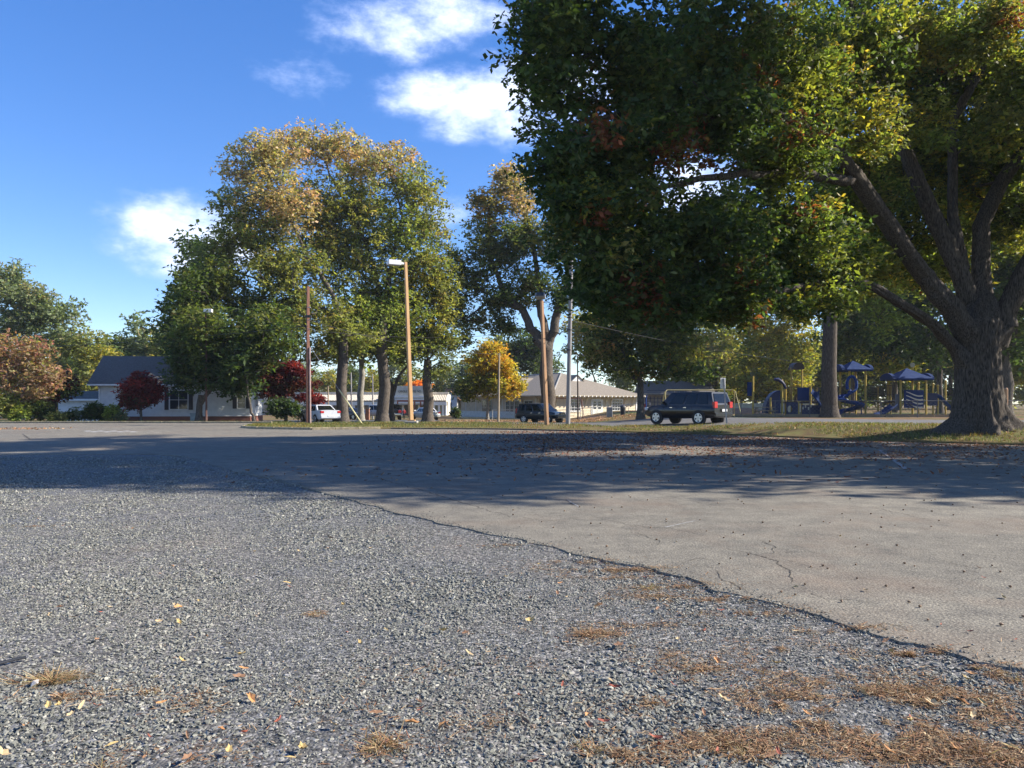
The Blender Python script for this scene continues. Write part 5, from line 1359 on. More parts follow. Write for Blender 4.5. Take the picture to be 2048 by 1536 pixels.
PICKUP = dict(L=5.6, W=2.02, sec=[(-2.8, .55, 1.20, .95), (-2.7, .50, 1.22, .99), (-1.0, .44, 1.22, 1), (.6, .44, 1.22, 1), (1.6, .46, 1.20, 1), (2.4, .50, 1.14, .97), (2.7, .54, 1.06, .92), (2.8, .60, .9, .85)],
              cab=(-.75, -.60, .75, 1.45, 1.2, 1.90, .95, .80), win=((.06, .40), (.42, .84)), rw=.40, axles=(-1.75, 1.85), tail=(.86, 1.18), head=(.88, 1.08), mir=1.15, han=(-.2, .7), seam=(-.8, .3, 1.3), plate=.70)
SD = Vector((-.586, .81, 0)).normalized()
def on(px, Y, dz=.012):
    p_ = gp(px, Y); p_.z += dz
    return p_
car('sport_utility_car', 'long black sport utility car seen from behind beside the road sign', 'car', on(1374, 46.5), (-.66, .75), SUV, carpaint('paint_black', (.006, .0065, .008)))
car('sport_utility_car', 'dark green-black compact utility car parked facing right behind the brown post', 'car', on(1083, 68), (.80, -.60), MIDSUV, carpaint('paint_dark_green', (.012, .016, .016)))
car('sedan_car', 'silver sedan seen from behind parked beside the first thick oak trunk', 'car', on(638, 63), (-.60, .80), SEDAN, carpaint('paint_silver', (.52, .53, .55)))
car('sedan_car', 'white low sedan parked right of the ochre lamp post base', 'car', on(850, 92), (-.55, .84), SEDAN, carpaint('paint_white', (.75, .75, .74)))
car('pickup_truck', 'black pickup truck seen from behind right of the thick lit trunk', 'truck', on(784, 93), (-.20, .98), dict(PICKUP, bump=chrome), carpaint('paint_black', (.006, .0065, .008)))
car('pickup_truck', 'pale grey pickup half hidden behind the thick lit trunk', 'truck', on(752, 99), (.95, -.25), PICKUP, carpaint('paint_pale_grey', (.55, .56, .57)))
car('sedan_car', 'dark car behind the yellow guy-wire guard', 'car', on(703, 96), (.8, -.6), SEDAN, carpaint('paint_charcoal', (.03, .033, .038)))
# brick gate pier and bin by the trunks
pier = thing_w('brick_pier', gp(735, 90), 'short brick pier right of the slender oak trunk', 'pier')
q = gp(735, 90)
wpart(MB().box(q.x - .22, q.x + .22, q.y - .2, q.y + .2, q.z - .1, q.z + 1.35), 'shaft', pmat('pier_brick', (.42, .20, .13), (.32, .15, .10), scale=9, rough=.9), pier)
wpart(MB().box(q.x - .28, q.x + .28, q.y - .26, q.y + .26, q.z + 1.351, q.z + 1.47), 'cap', concrete, pier)

# ================================================================= person, far away
def person(label, loc, h, face):
    me = bpy.data.meshes.new('person')
    J = dict(pel=(0, 0, .53), wst=(0, 0, .60), che=(0, 0, .73), nek=(0, 0, .82), nk2=(0, 0, .855), hd0=(.01, 0, .90), hd1=(0, 0, .975),
             lsh=(0, .105, .79), lel=(.01, .15, .63), lwr=(.05, .15, .49), lha=(.06, .148, .445), rsh=(0, -.105, .79), rel=(-.02, -.15, .63), rwr=(.02, -.155, .49), rha=(.03, -.152, .445),
             lhp=(0, .05, .51), lkn=(.03, .06, .28), lan=(-.01, .06, .045), lto=(.07, .07, .015), rhp=(0, -.05, .51), rkn=(-.01, -.06, .28), ran=(-.05, -.06, .045), rto=(.03, -.07, .015))
    Rr = dict(pel=.075, wst=.068, che=.078, nek=.04, nk2=.032, hd0=.052, hd1=.045, lsh=.042, lel=.03, lwr=.02, lha=.022, rsh=.042, rel=.03, rwr=.02, rha=.022, lhp=.062, lkn=.043, lan=.026, lto=.022, rhp=.062, rkn=.043, ran=.026, rto=.022)
    E = [('pel', 'wst'), ('wst', 'che'), ('che', 'nek'), ('nek', 'nk2'), ('nk2', 'hd0'), ('hd0', 'hd1'), ('che', 'lsh'), ('lsh', 'lel'), ('lel', 'lwr'), ('lwr', 'lha'), ('che', 'rsh'), ('rsh', 'rel'), ('rel', 'rwr'), ('rwr', 'rha'), ('pel', 'lhp'), ('lhp', 'lkn'), ('lkn', 'lan'), ('lan', 'lto'), ('pel', 'rhp'), ('rhp', 'rkn'), ('rkn', 'ran'), ('ran', 'rto')]
    K = list(J); me.from_pydata([tuple(c * h for c in J[k]) for k in K], [(K.index(a), K.index(b)) for a, b in E], [])
    o = bpy.data.objects.new('person', me); link(o); o.location = loc; o.rotation_euler = (0, 0, math.atan2(face[1], face[0]))
    md = o.modifiers.new('skin', 'SKIN'); o.modifiers.new('sub', 'SUBSURF').render_levels = 1
    for i, k in enumerate(K):
        me.skin_vertices[0].data[i].radius = (Rr[k] * h, Rr[k] * h); me.skin_vertices[0].data[i].use_root = (k == 'pel')
    # clothing by height along the figure
    m_, N, L, p_ = node_mat('red_top_dark_trousers')
    tc_ = N.new('ShaderNodeTexCoord'); sp = N.new('ShaderNodeSeparateXYZ'); L.new(tc_.outputs['Object'], sp.inputs[0])
    dv = N.new('ShaderNodeMath'); dv.operation = 'DIVIDE'; L.new(sp.outputs['Z'], dv.inputs[0]); dv.inputs[1].default_value = h
    r_ = ramp(N, L, dv.outputs[0], [(0, (.02, .02, .022)), (.54, (.40, .03, .03)), (.83, (.35, .2, .14)), (.935, (.02, .015, .012))])
    for nd in N:
        if nd.type == 'VALTORGB': nd.color_ramp.interpolation = 'CONSTANT'
    L.new(r_, p_.inputs['Base Color']); me.materials.append(m_)
    return tag(o, label, 'person')
person('small standing figure in a red top and dark trousers left of the ochre lamp', gp(808, 97), 1.45, (.2, -1))

# ================================================================= playground
yel = pmat('play_yellow', (.48, .34, .06), (.40, .27, .05), rough=.5)
blu = pmat('play_blue', (.018, .04, .12), (.014, .032, .10), rough=.85, spec=.15)
blu2 = pmat('play_slide_blue', (.012, .05, .20), (.01, .04, .16), rough=.6, spec=.2)
navy = pmat('play_navy', (.015, .022, .075), (.012, .018, .06), rough=.5)
brn = pmat('play_brown', (.055, .035, .03), (.04, .028, .025), rough=.6)
pale = pmat('play_pale', (.55, .50, .38), rough=.6)
PY = 66.0
pg0 = gp(1790, PY)
play = thing_w('playground_structure', pg0, 'blue-roofed playground structure with yellow posts and spiral slide', 'playground')
GZ = pg0.z - .05
def vpost(px, py_t, Y, r_=.075, root=play, mat=yel):
    t_ = at(px, py_t, Y); b_ = Vector((t_.x, t_.y, GZ))
    return wpart(MB().tube([b_, t_], r_, 10), 'post', mat, root, smooth=True)
def tower(px0, px1, py_eave, py_apex, Y0, depth, extra=1.0):
    """four posts and a flared four-sided roof"""
    x0 = at(px0, 0, Y0).x; x1 = at(px1, 0, Y0).x
    ze = at(0, py_eave, Y0).z; za = at(0, py_apex, Y0 + depth / 2).z
    for x in (x0, x1):
        for y in (Y0, Y0 + depth):
            wpart(MB().tube([Vector((x, y, GZ)), Vector((x, y, ze + .1))], .085, 10), 'post', yel, play, smooth=True)
    cx_, cy_ = (x0 + x1) / 2, Y0 + depth / 2; ex = (x1 - x0) / 2 + .45; ey = depth / 2 + .45
    mb = MB(); A = Vector((cx_, cy_, za))
    ring = [Vector((cx_ + sx_ * ex, cy_ + sy_ * ey, ze)) for sx_, sy_ in ((-1, -1), (1, -1), (1, 1), (-1, 1))]
    midr = [A.lerp(q_, .55) + Vector((0, 0, -.02)) for q_ in ring]
    low = [q_ - Vector((0, 0, .14)) for q_ in ring]
    vs = [A] + midr + ring + low
    fs = []
    for k in range(4):
        j = (k + 1) % 4
        fs += [(0, 1 + k, 1 + j), (1 + k, 5 + k, 5 + j, 1 + j), (5 + k, 9 + k, 9 + j, 5 + j)]
    fs.append((9, 10, 11, 12))
    mb.add(vs, fs); r_o = wpart(mb, 'roof', blu, play)
    # rolled barrel ends on two sides
    for sx_ in (-1, 1):
        arc = []
        for k in range(9):
            t_ = math.pi * k / 8
            arc.append(Vector((cx_ + sx_ * (ex - .02), cy_ - math.cos(t_) * ey * .75, ze - .05 + math.sin(t_) * .55)))
        wpart(MB().prism(arc, (0, 0, 0), (sx_ * .28, 0, 0)), 'roof_barrel', blu, play)
    wpart(MB().box(x0 - .05, x1 + .05, Y0 - .05, Y0 + depth + .05, GZ + 1.25, GZ + 1.35), 'deck', brn, play)
    return x0, x1
tower(1801, 1852, 757, 736, 65, 2.2)
tower(1699, 1731, 739, 721, 67, 1.9)
def rail(px0, px1, py0, py1, Y, n, root=play, mat=brn):
    mb = MB()
    a0 = at(px0, py0, Y); a1 = at(px1, py0, Y); b0_ = at(px0, py1, Y); b1_ = at(px1, py1, Y)
    mb.bar(a0, a1, .05); mb.bar(b0_, b1_, .05)
    for k in range(n):
        t_ = (k + .5) / n; mb.bar(a0.lerp(a1, t_), b0_.lerp(b1_, t_), .025)
    return wpart(mb, 'guard_rail', mat, root)
rail(1733, 1790, 771, 790, 67, 22); rail(1668, 1692, 773, 790, 68.2, 9); rail(1738, 1788, 776, 793, 68.6, 18)
wpart(MB().box(at(1732, 0, 67).x, at(1799, 0, 67).x, 66.9, 68.5, GZ + 1.15, GZ + 1.25), 'bridge_deck', brn, play)
# spiral slide: ring entrance, chute and coil
def slide_chute(pts, wd, root, name='slide', mat=blu2, wall=.22):
    mb = MB(); sec = []
    for i, p_ in enumerate(pts):
        d = (pts[min(i + 1, len(pts) - 1)] - pts[max(i - 1, 0)]); d.z = 0; d.normalize(); s_ = Vector((-d.y, d.x, 0))
        row = []
        for k in range(9):
            a = math.pi * k / 8
            row.append(p_ - s_ * math.cos(a) * wd / 2 + Vector((0, 0, wall - math.sin(a) * wall * 1.25)))
        for k in range(8, -1, -1):
            a = math.pi * k / 8
            row.append(p_ - s_ * math.cos(a) * (wd / 2 + .03) + Vector((0, 0, wall - math.sin(a) * (wall * 1.25 + .05) - .01)))
        sec.append(row)
    n = 18
    mb.add([q_ for r_ in sec for q_ in r_], [(i * n + k, i * n + (k + 1) % n, (i + 1) * n + (k + 1) % n, (i + 1) * n + k) for i in range(len(sec) - 1) for k in range(n)])
    return wpart(mb, name, mat, root, smooth=True)
ringc = at(1703.5, 769, 66.7)
wpart(MB().tube([ringc + Vector((math.cos(a) * .42, 0, math.sin(a) * .72)) for a in np.linspace(-.6, math.pi + .6, 20)], .13, 10), 'slide_hood', blu2, play, smooth=True)
cpts = []
for k in range(34):
    a = R(80) + k * R(13); r_ = .85
    cpts.append(Vector((at(1697, 0, 66).x + math.cos(a) * r_, 65.7 + math.sin(a) * r_ * 1.0, GZ + 1.75 - k * .047)))
slide_chute([at(1708, 782, 66.6), at(1700, 787, 66.4)] + cpts, .62, play)
# wavy flag panel
fp0 = at(1808, 0, 64.9).x; fp1 = at(1847, 0, 64.9).x
fz0, fz1 = at(0, 816, 64.9).z, at(0, 780, 64.9).z
wpart(MB().box(fp0, fp1, 64.86, 64.93, fz0, fz1), 'wave_panel', blu, play)
for k in range(4):
    mb = MB(); z0_ = fz1 - .28 - k * .33
    prev_ = None
    for j in range(13):
        t_ = j / 12; x = fp0 + (fp1 - fp0) * (.10 + .84 * t_); z = z0_ + .14 * math.sin(2 + t_ * 3.6) - .14 * t_
        cur = Vector((x, 64.845, z))
        if prev_ is not None: mb.bar(prev_, cur, .02, .11 * (.5 + .8 * t_))
        prev_ = cur
    wpart(mb, 'wave_stripe', pale, play)
wpart(MB().disc(Vector(((fp0 + fp1) / 2 - .35, 64.85, fz0 + .35)), (0, 1, 0), .28, .03, 20), 'crawl_hole', navy, play)
wpart(MB().box(at(1791, 0, 65.2).x, at(1804, 0, 65.2).x, 65.2, 65.27, GZ + .5, GZ + 1.9), 'side_panel', pmat('play_grey', (.13, .14, .17), rough=.6), play)
# right slide and finial posts
slide_chute([at(1872, 792, 66), at(1880, 796, 65.9), at(1893, 810, 65.8), at(1905, 823, 65.7), at(1914, 830, 65.6)], .7, play)
slide_chute([at(1788, 812, 64.6), at(1778, 820, 64.3), at(1765, 828, 64.0), at(1754, 831, 63.8)], .7, play, mat=blu)
for px, pt in ((1866, 770), (1891, 764), (1837, 768), (1781, 772), (1756, 776), (1876, 773)):
    vpost(px, pt, 67.4)
    wpart(MB().tube([at(px, pt + .3, 67.4), at(px, pt - 2, 67.4), at(px, pt - 4, 67.4)], [.10, .12, .02], 10), 'post_cap', yel, play, smooth=True)
wpart(MB().disc(at(1825, 730, 69), (0, 1, 0), .22, .05, 18), 'round_ornament', pmat('ornament_pale', (.45, .42, .30)), play)
wpart(MB().bar(at(1825, 740, 69), at(1825, 734, 69), .06), 'ornament_stem', yel, play)
wpart(MB().box(at(1852, 0, 65.6).x, at(1874, 0, 65.6).x, 65.5, 65.56, GZ + .9, GZ + 2.0), 'end_panel', navy, play)
wpart(MB().tube([at(1720, 795, 67.2), at(1722, 800, 67.2), at(1723, 832, 67.2)], .05, 6), 'climber_pole', blu2, play)
for k in range(4):
    wpart(MB().bar(at(1745, 800 + k * 8, 68.7), at(1786, 796 + k * 8, 68.7), .06), 'climber_rung', brn, play)
# left play structure
pl2 = thing_w('playground_structure', gp(1570, 65), 'smaller navy playground structure with arched roof left of the grey trunk', 'playground')
GZ = gp(1570, 65).z - .05
def vp2(px, pt, Y, r_=.08): return vpost(px, pt, Y, r_, pl2, yel)
vp2(1583, 735, 66.5); vp2(1604, 735, 66.5); vp2(1564, 758, 65); vp2(1571, 772, 65.6); vp2(1597, 776, 65); vp2(1621, 771, 65); vp2(1541, 795, 64.6); vp2(1634, 775, 66.6)
arc = [at(1593.5, 739, 66.5) + Vector((math.cos(a) * .52, -.5, max(0, math.sin(a)) * .62)) for a in np.linspace(0, math.pi, 12)]
wpart(MB().prism(arc, (0, 0, 0), (0, 1.2, 0)), 'arched_roof', brn, pl2)
wpart(MB().box(at(1595, 0, 64.9).x, at(1618, 0, 64.9).x, 64.85, 64.93, at(0, 801, 64.9).z, at(0, 775, 64.9).z), 'panel', blu, pl2)
arc = [at(1561, 827, 64.9) + Vector((-math.sin(a) * 1.32, 0, math.cos(a) * 2.0)) for a in np.linspace(0, math.pi / 2, 12)] + [at(1561, 827, 64.9)]
wpart(MB().prism(arc, (0, 0, 0), (0, .9, 0)), 'arch_tunnel', navy, pl2)
hp_ = [at(1573 + dx, dy, 64.95) for dx, dy in ((0, 805), (23, 805), (23, 831), (0, 831))]
bmq = MB(); C0 = at(1580, 818, 64.95)
outer = []; inner = []
for k in range(24):
    a = 2 * math.pi * k / 24
    inner.append(C0 + Vector((math.cos(a) * .22, 0, math.sin(a) * .30)))
    mxx = max(abs(math.cos(a)), abs(math.sin(a)))
    ex_ = .30 if math.cos(a) < 0 else .70
    outer.append(C0 + Vector((math.cos(a) / mxx * ex_, 0, math.sin(a) / mxx * .58)))
bmq.add(outer + inner, [(k, (k + 1) % 24, 24 + (k + 1) % 24, 24 + k) for k in range(24)])
bmq.add([p_ + Vector((0, .06, 0)) for p_ in outer + inner], [(24 + k, 24 + (k + 1) % 24, (k + 1) % 24, k) for k in range(24)])
wpart(bmq, 'hole_panel', navy, pl2)
wpart(MB().tube([at(1548, 759, 65), at(1556, 759, 65), at(1563, 763, 65), at(1569, 771, 65), at(1572, 778, 65)], [.10, .17, .15, .14, .08], 8), 'climbing_arm', navy, pl2, smooth=True)
rail(1571, 1596, 774, 800, 65.8, 9, pl2); rail(1621, 1655, 776, 802, 66.4, 12, pl2)
wpart(MB().box(at(1571, 0, 65).x, at(1650, 0, 65).x, 65.1, 66.9, at(0, 807, 65).z, at(0, 803, 65).z), 'deck', brn, pl2)
slide_chute([at(1633, 782, 64.6), at(1630, 790, 64.5), at(1637, 806, 64.3), at(1648, 822, 64.1), at(1656, 829, 64.0)], .7, pl2, mat=blu)
wpart(MB().box(at(1604, 0, 64.7).x, at(1640, 0, 64.7).x, 64.7, 64.78, GZ + .1, GZ + .95), 'play_panel', navy, pl2)
for px, py in ((1606, 816), (1611, 813), (1617, 817), (1622, 812)):
    c_ = at(px, py, 64.68); wpart(MB().box(c_.x - .05, c_.x + .05, 64.66, 64.695, c_.z - .12, c_.z + .12), 'panel_slot', pale, pl2)
# signpost-like play pole with a blue panel
sp_ = thing_w('play_pole', gp(1506, 65), 'yellow play pole with a round top and a tall blue panel', 'playground')
GZ = gp(1506, 65).z - .05
vpost(1506, 752, 65, .09, sp_, yel)
wpart(MB().disc(at(1505, 749, 65), (0, 1, 0), .24, .09, 18), 'round_top', pmat('olive_disc', (.10, .10, .04)), sp_)
wpart(MB().box(at(1494.5, 0, 65).x, at(1503.5, 0, 65).x, 64.95, 65.03, at(0, 792, 65).z, at(0, 764, 65).z), 'panel', blu, sp_)
wpart(MB().bar(at(1503, 770, 65), at(1506, 770, 65), .05).bar(at(1503, 786, 65), at(1506, 786, 65), .05), 'panel_bracket', yel, sp_)
# picnic table by the pole
pt_ = thing_w('picnic_table', gp(1530, 63), 'plain wooden picnic table left of the navy arch', 'table')
q = gp(1528, 63)
tw = pmat('table_wood', (.34, .25, .14), (.26, .19, .11), rough=.85)
wpart(MB().box(q.x - .85, q.x + .85, q.y - .35, q.y + .35, q.z + .70, q.z + .75), 'table_top', tw, pt_)
for s_ in (-1, 1):
    wpart(MB().box(q.x - .85, q.x + .85, q.y + s_ * .72 - .13, q.y + s_ * .72 + .13, q.z + .42, q.z + .46), 'bench_seat', tw, pt_)
    wpart(MB().bar((q.x + s_ * .6, q.y - .72, q.z), (q.x + s_ * .6, q.y - .2, q.z + .7), .08).bar((q.x + s_ * .6, q.y + .72, q.z), (q.x + s_ * .6, q.y + .2, q.z + .7), .08).bar((q.x + s_ * .6, q.y - .8, q.z + .38), (q.x + s_ * .6, q.y + .8, q.z + .38), .07), 'leg', tw, pt_)
# swing frames
def swing(label, px0, px1, py_top, Y, root_loc, mat, seats, dy=1.1):
    o = thing_w('swing_frame', root_loc, label, 'swing')
    a = at(px0, py_top, Y); b = at(px1, py_top, Y); gz_ = root_loc.z
    wpart(MB().tube([a, b], .045, 8), 'top_bar', mat, o)
    for p_, s_ in ((a, -1), (b, 1)):
        for q_ in (-1, 1):
            wpart(MB().tube([p_ + Vector((0, 0, 0)), p_ + Vector((s_ * .18, q_ * .18, -.18)), Vector((p_.x + s_ * .45, Y + q_ * dy, gz_))], .04, 8), 'leg', mat, o)
    for t_ in seats:
        c_ = a.lerp(b, t_)
        st_ = MB().box(c_.x - .25, c_.x + .25, c_.y - .09, c_.y + .09, gz_ + .5, gz_ + .53)
        wpart(st_, 'swing_seat', navy, o)
        for s_ in (-.24, .24):
            wpart(MB().tube([Vector((c_.x + s_, c_.y, gz_ + .53)), Vector((c_.x + s_, c_.y, c_.z))], .012, 4), 'chain', steel, o)
    return o
swing('long yellowish swing frame behind the black sport utility car', 1334, 1466, 780, 74, gp(1400, 74), pmat('swing_yellow', (.46, .40, .18), rough=.5), (.15, .3, .55, .72, .88))
swing('dark red swing frame before the tan hall behind the grey pole', 1108, 1160, 797, 93, gp(1134, 93), pmat('swing_maroon', (.14, .05, .04), rough=.6), (.3, .7))
# dark net climber right of the hall
nc = thing_w('net_climber', gp(1308, 82), 'dark square-grid climbing frame between the low-branched oak and the black car', 'climber')
q0 = gp(1308, 82)
nx0, nx1 = at(1294, 0, 82).x, at(1330, 0, 82).x
for k in range(6):
    x = nx0 + (nx1 - nx0) * k / 5; wpart(MB().bar((x, 82, q0.z - .1), (x, 82, 2.2), .06), 'upright', navy, nc)
for k in range(6):
    z = q0.z + .35 + k * .42; wpart(MB().bar((nx0, 82.03, z), (nx1, 82.03, z), .05), 'rung', navy, nc)
wpart(MB().tube([at(1292, 835, 81.8), at(1292, 796, 81.8), at(1294, 790, 81.8)], .08, 8), 'blue_pole', blu2, nc)
wpart(MB().box(at(1288, 0, 81.7).x, at(1291, 0, 81.7).x, 81.6, 81.7, at(0, 822, 81.7).z, at(0, 808, 81.7).z), 'red_panel', pmat('play_red', (.30, .03, .04)), nc)
# spring rider, bins, cabinets before the hall
sr = thing_w('spring_rider', gp(1122, 86), 'black and white spring rider half hidden by the grey pole', 'spring rider')
q = gp(1122, 86)
wpart(MB().tube([q + Vector((math.cos(k * .9) * .12, math.sin(k * .9) * .12, .04 + k * .018)) for k in range(26)], .025, 5), 'spring', dark_steel, sr)
wpart(MB().tube([q + Vector((-.55, 0, .95)), q + Vector((-.30, 0, .72)), q + Vector((.2, 0, .66)), q + Vector((.55, 0, .85))], [.10, .2, .2, .08], 10), 'body', lamp_white, sr, smooth=True)
wpart(MB().tube([q + Vector((-.55, 0, .9)), q + Vector((-.62, 0, 1.25)), q + Vector((-.80, 0, 1.3))], [.16, .15, .07], 10), 'head', trim_d, sr, smooth=True)
wpart(MB().tube([q + Vector((-.42, -.3, 1.12)), q + Vector((-.42, .3, 1.12))], .025, 6), 'handle', dark_steel, sr)
bn = thing_w('litter_bin', gp(1246, 84), 'dark domed litter bin before the sunlit hall wall', 'bin')
q = gp(1246, 84)
wpart(MB().tube([q, q + Vector((0, 0, .85))], [.28, .31], 16), 'bin_body', pmat('bin_dark', (.03, .032, .036), rough=.6), bn, smooth=True)
wpart(MB().tube([q + Vector((0, 0, .851)), q + Vector((0, 0, 1.02)), q + Vector((0, 0, 1.12))], [.33, .26, .08], 16), 'lid', pmat('bin_lid', (.05, .052, .056), rough=.6), bn, smooth=True)
cbn = thing_w('utility_box', gp(1219, 82), 'plain grey utility box left of the domed litter bin', 'utility box')
q = gp(1219, 82)
wpart(MB().box(q.x - .30, q.x + .30, q.y - .25, q.y + .25, q.z - .1, q.z + 1.12), 'box_body', pmat('box_grey', (.33, .33, .33), rough=.6), cbn, bevel=.02)
wpart(MB().box(q.x - .26, q.x + .26, q.y - .27, q.y - .251, q.z + .08, q.z + 1.0), 'door', pmat('box_grey2', (.29, .29, .29), rough=.6), cbn)
# ------------------------------------------------------------- chain-link fences
link_m = pmat('fence_wire', (.22, .22, .22), (.16, .16, .16), rough=.5, metal=.3)
def chain_fence(label, pts, h, step=2.4, mesh_pitch=.30, mat=steel):
    b0_ = pts[0]
    o = thing_w('chain_link_fence', b0_, label, 'fence')
    for a, b in zip(pts[:-1], pts[1:]):
        n = max(1, int((b - a).length / step))
        for k in range(n + 1):
            p_ = a.lerp(b, k / n); p_ = Vector((p_.x, p_.y, ground(p_.x, p_.y)))
            wpart(MB().tube([p_ - Vector((0, 0, .2)), p_ + Vector((0, 0, h + .05))], .032, 7), 'fence_post', mat, o)
        A = Vector((a.x, a.y, ground(a.x, a.y) + h)); B = Vector((b.x, b.y, ground(b.x, b.y) + h))
        wpart(MB().tube([A, B], .024, 6), 'top_rail', mat, o)
        ln = (B - A).length; d = (B - A) / ln; mb = MB(); m_ = int(ln / mesh_pitch)
        for k in range(m_):
            s_ = k * mesh_pitch
            for q_ in (1, -1):
                p0 = A + d * s_ + Vector((0, 0, 0 if q_ > 0 else -h)); e_ = min(ln, s_ + h)
                p1 = A + d * e_ + Vector((0, 0, (-(e_ - s_)) if q_ > 0 else (-h + (e_ - s_))))
                mb.bar(p0, p1, .006)
        wpart(mb, 'wire_mesh', link_m, o)['kind'] = 'stuff'
    return o
chain_fence('chain-link fence along the front of the playground', [gp(1482, 60), gp(1690, 58.5), gp(1910, 57), gp(2080, 56)], 1.25, mat=pmat('fence_dark', (.13, .13, .13), rough=.6))
chain_fence('chain-link fence before the sunlit side of the tan hall', [gp(1108, 88), gp(1215, 86), gp(1300, 85)], 1.15)
chain_fence('pale chain-link fence before the shaded side of the tan hall', [gp(985, 92), gp(1045, 90), gp(1100, 88.4)], 1.2, mat=pmat('fence_pale', (.55, .54, .50), rough=.5))
wp = gp(2012, 55); o = thing_w('fence_post_stub', wp, 'stout tan wooden post just right of the great trunk', 'post')
wpart(MB().tube([wp - Vector((0, 0, .2)), wp + Vector((0, 0, 2.1)), wp + Vector((0, 0, 2.2))], [.13, .13, .06], 10), 'shaft', post_m, o)
# low timber edging of the play area and mulch mound
tb = thing_w('timber_edging', gp(1650, 61), 'long low timber edging of the play area', 'edging')
for k in range(9):
    a = gp(1470 + k * 50, 61.5 - k * .35); b = gp(1470 + (k + 1) * 50 - 2, 61.5 - (k + 1) * .35)
    wpart(MB().bar(a + Vector((0, 0, .08)), b + Vector((0, 0, .08)), .14, .2), 'timber', tw, tb)
wallq = thing_w('low_wall', gp(1485, 92), 'low pale sunlit wall behind the swing frame', 'wall')
a = gp(1400, 92); b = gp(1620, 92)
wpart(MB().box(a.x, b.x, 92, 92.3, a.z - .3, a.z + .95), 'wall_body', pmat('pale_wall', (.60, .52, .38), (.50, .43, .32), rough=.9), wallq)
wpart(MB().box(a.x - .05, b.x + .05, 91.94, 92.36, a.z + .951, a.z + 1.03), 'coping', pmat('pale_coping', (.62, .58, .48)), wallq)
# ================================================================= loose stones, litter, grass
g = np.random.default_rng(77)
def patch(x, y, s=1.0, o=0.0):
    return mnoise.noise(Vector((x * s, y * s, o)))
# --- crushed stone: scattered by geometry nodes over a cloud of points
stone_col = bpy.data.collections.new('stone_shapes')
for k in range(9):
    bm = bmesh.new()
    gs = np.random.default_rng(300 + k)
    pts = gs.normal(size=(11, 3)); pts /= np.linalg.norm(pts, axis=1)[:, None]
    pts *= gs.uniform(.75, 1.0, (11, 1)) * np.array([1.0, gs.uniform(.55, .85), gs.uniform(.32, .6)])
    for p_ in pts: bm.verts.new(p_ * .5)
    bmesh.ops.convex_hull(bm, input=bm.verts)
    me = bpy.data.meshes.new('stone'); bm.to_mesh(me); bm.free(); me.materials.append(MATS['loose_stone'])
    stone_col.objects.link(bpy.data.objects.new('stone', me))
pts = []; scl = []
def scatter_stones(y0, y1, dens, s0, s1, xmax=None):
    ar = 0
    xl, xr = -.70 * y1 - .3, .70 * y1 + .3
    n = int((xr - xl) * (y1 - y0) * dens)
    X = g.uniform(xl, xr, n); Y_ = g.uniform(y0, y1, n)
    EY = np.interp(X, EXS, EYS)
    keep = (np.abs(X) < .70 * Y_ + .3) & ((Y_ < EY - .01 - .05 * g.random(n) ** 2))
    X, Y_ = X[keep], Y_[keep]
    for x, y in zip(X, Y_):
        d = patch(x, y, .9, 5) + .6 * patch(x, y, 2.7, 8)
        bare = max(0, min(1, (patch(x, y, .75, 21) - .22) / .2))      # sandy, worn spots
        if y > edge_y(x) - .5: bare = max(bare, .55 * (patch(x, y, 1.4, 33) > -.05))
        if g.random() < bare * .55: continue
        lane = .5 + .5 * math.sin((x * .8 + y * .35) * 3.1 + 1.2 * patch(x, y, .4, 50))
        s_ = (s0 + (s1 - s0) * g.random() ** 2.2) * (1 + .40 * d) * (1 - .28 * max(0, lane - .5) * 2)
        pts.append((x, y, gz(x, y) + s_ * .12 * g.random())); scl.append(s_)
scatter_stones(2.6, 4.2, 5200, .013, .044)
scatter_stones(4.2, 6.5, 3200, .015, .046)
scatter_stones(6.5, 9.5, 1250, .021, .052)
scatter_stones(9.5, 15, 560, .03, .066)
scatter_stones(15, 21.3, 260, .04, .08)
# strays on the asphalt rim
for _ in range(1700):
    x = g.uniform(-6, 3.2); e_ = edge_y(x); y = e_ + abs(g.normal()) * .10 * (3 if g.random() < .2 else 1)
    pts.append((x, y, .004)); scl.append(g.uniform(.012, .03))
n = len(pts)
me = bpy.data.meshes.new('gravel_stones'); me.vertices.add(n); me.vertices.foreach_set('co', np.array(pts, np.float32).ravel())
def fattr(name, typ, data):
    a_ = me.attributes.new(name, typ, 'POINT')
    a_.data.foreach_set('vector' if typ == 'FLOAT_VECTOR' else 'value', data)
rot = np.stack([g.normal(0, .45, n), g.normal(0, .45, n), g.uniform(0, 6.283, n)], axis=1).astype(np.float32)
fattr('rot', 'FLOAT_VECTOR', rot.ravel()); fattr('scl', 'FLOAT', np.array(scl, np.float32)); fattr('pick', 'INT', g.integers(0, 9, n).astype(np.int32))
stones = mesh_obj('gravel_stones', me); tag(stones, 'loose blue-grey crushed stones covering the gravel lot', 'gravel', kind='stuff')
ng = bpy.data.node_groups.new('scatter', 'GeometryNodeTree')
ng.interface.new_socket('Geometry', in_out='INPUT', socket_type='NodeSocketGeometry')
ng.interface.new_socket('Geometry', in_out='OUTPUT', socket_type='NodeSocketGeometry')
gi = ng.nodes.new('NodeGroupInput'); go = ng.nodes.new('NodeGroupOutput')
ci = ng.nodes.new('GeometryNodeCollectionInfo'); ci.inputs[0].default_value = stone_col; ci.inputs['Separate Children'].default_value = True; ci.inputs['Reset Children'].default_value = True
ip = ng.nodes.new('GeometryNodeInstanceOnPoints'); ip.inputs['Pick Instance'].default_value = True
def na(name, typ):
    a_ = ng.nodes.new('GeometryNodeInputNamedAttribute'); a_.data_type = typ; a_.inputs['Name'].default_value = name
    return a_.outputs['Attribute']
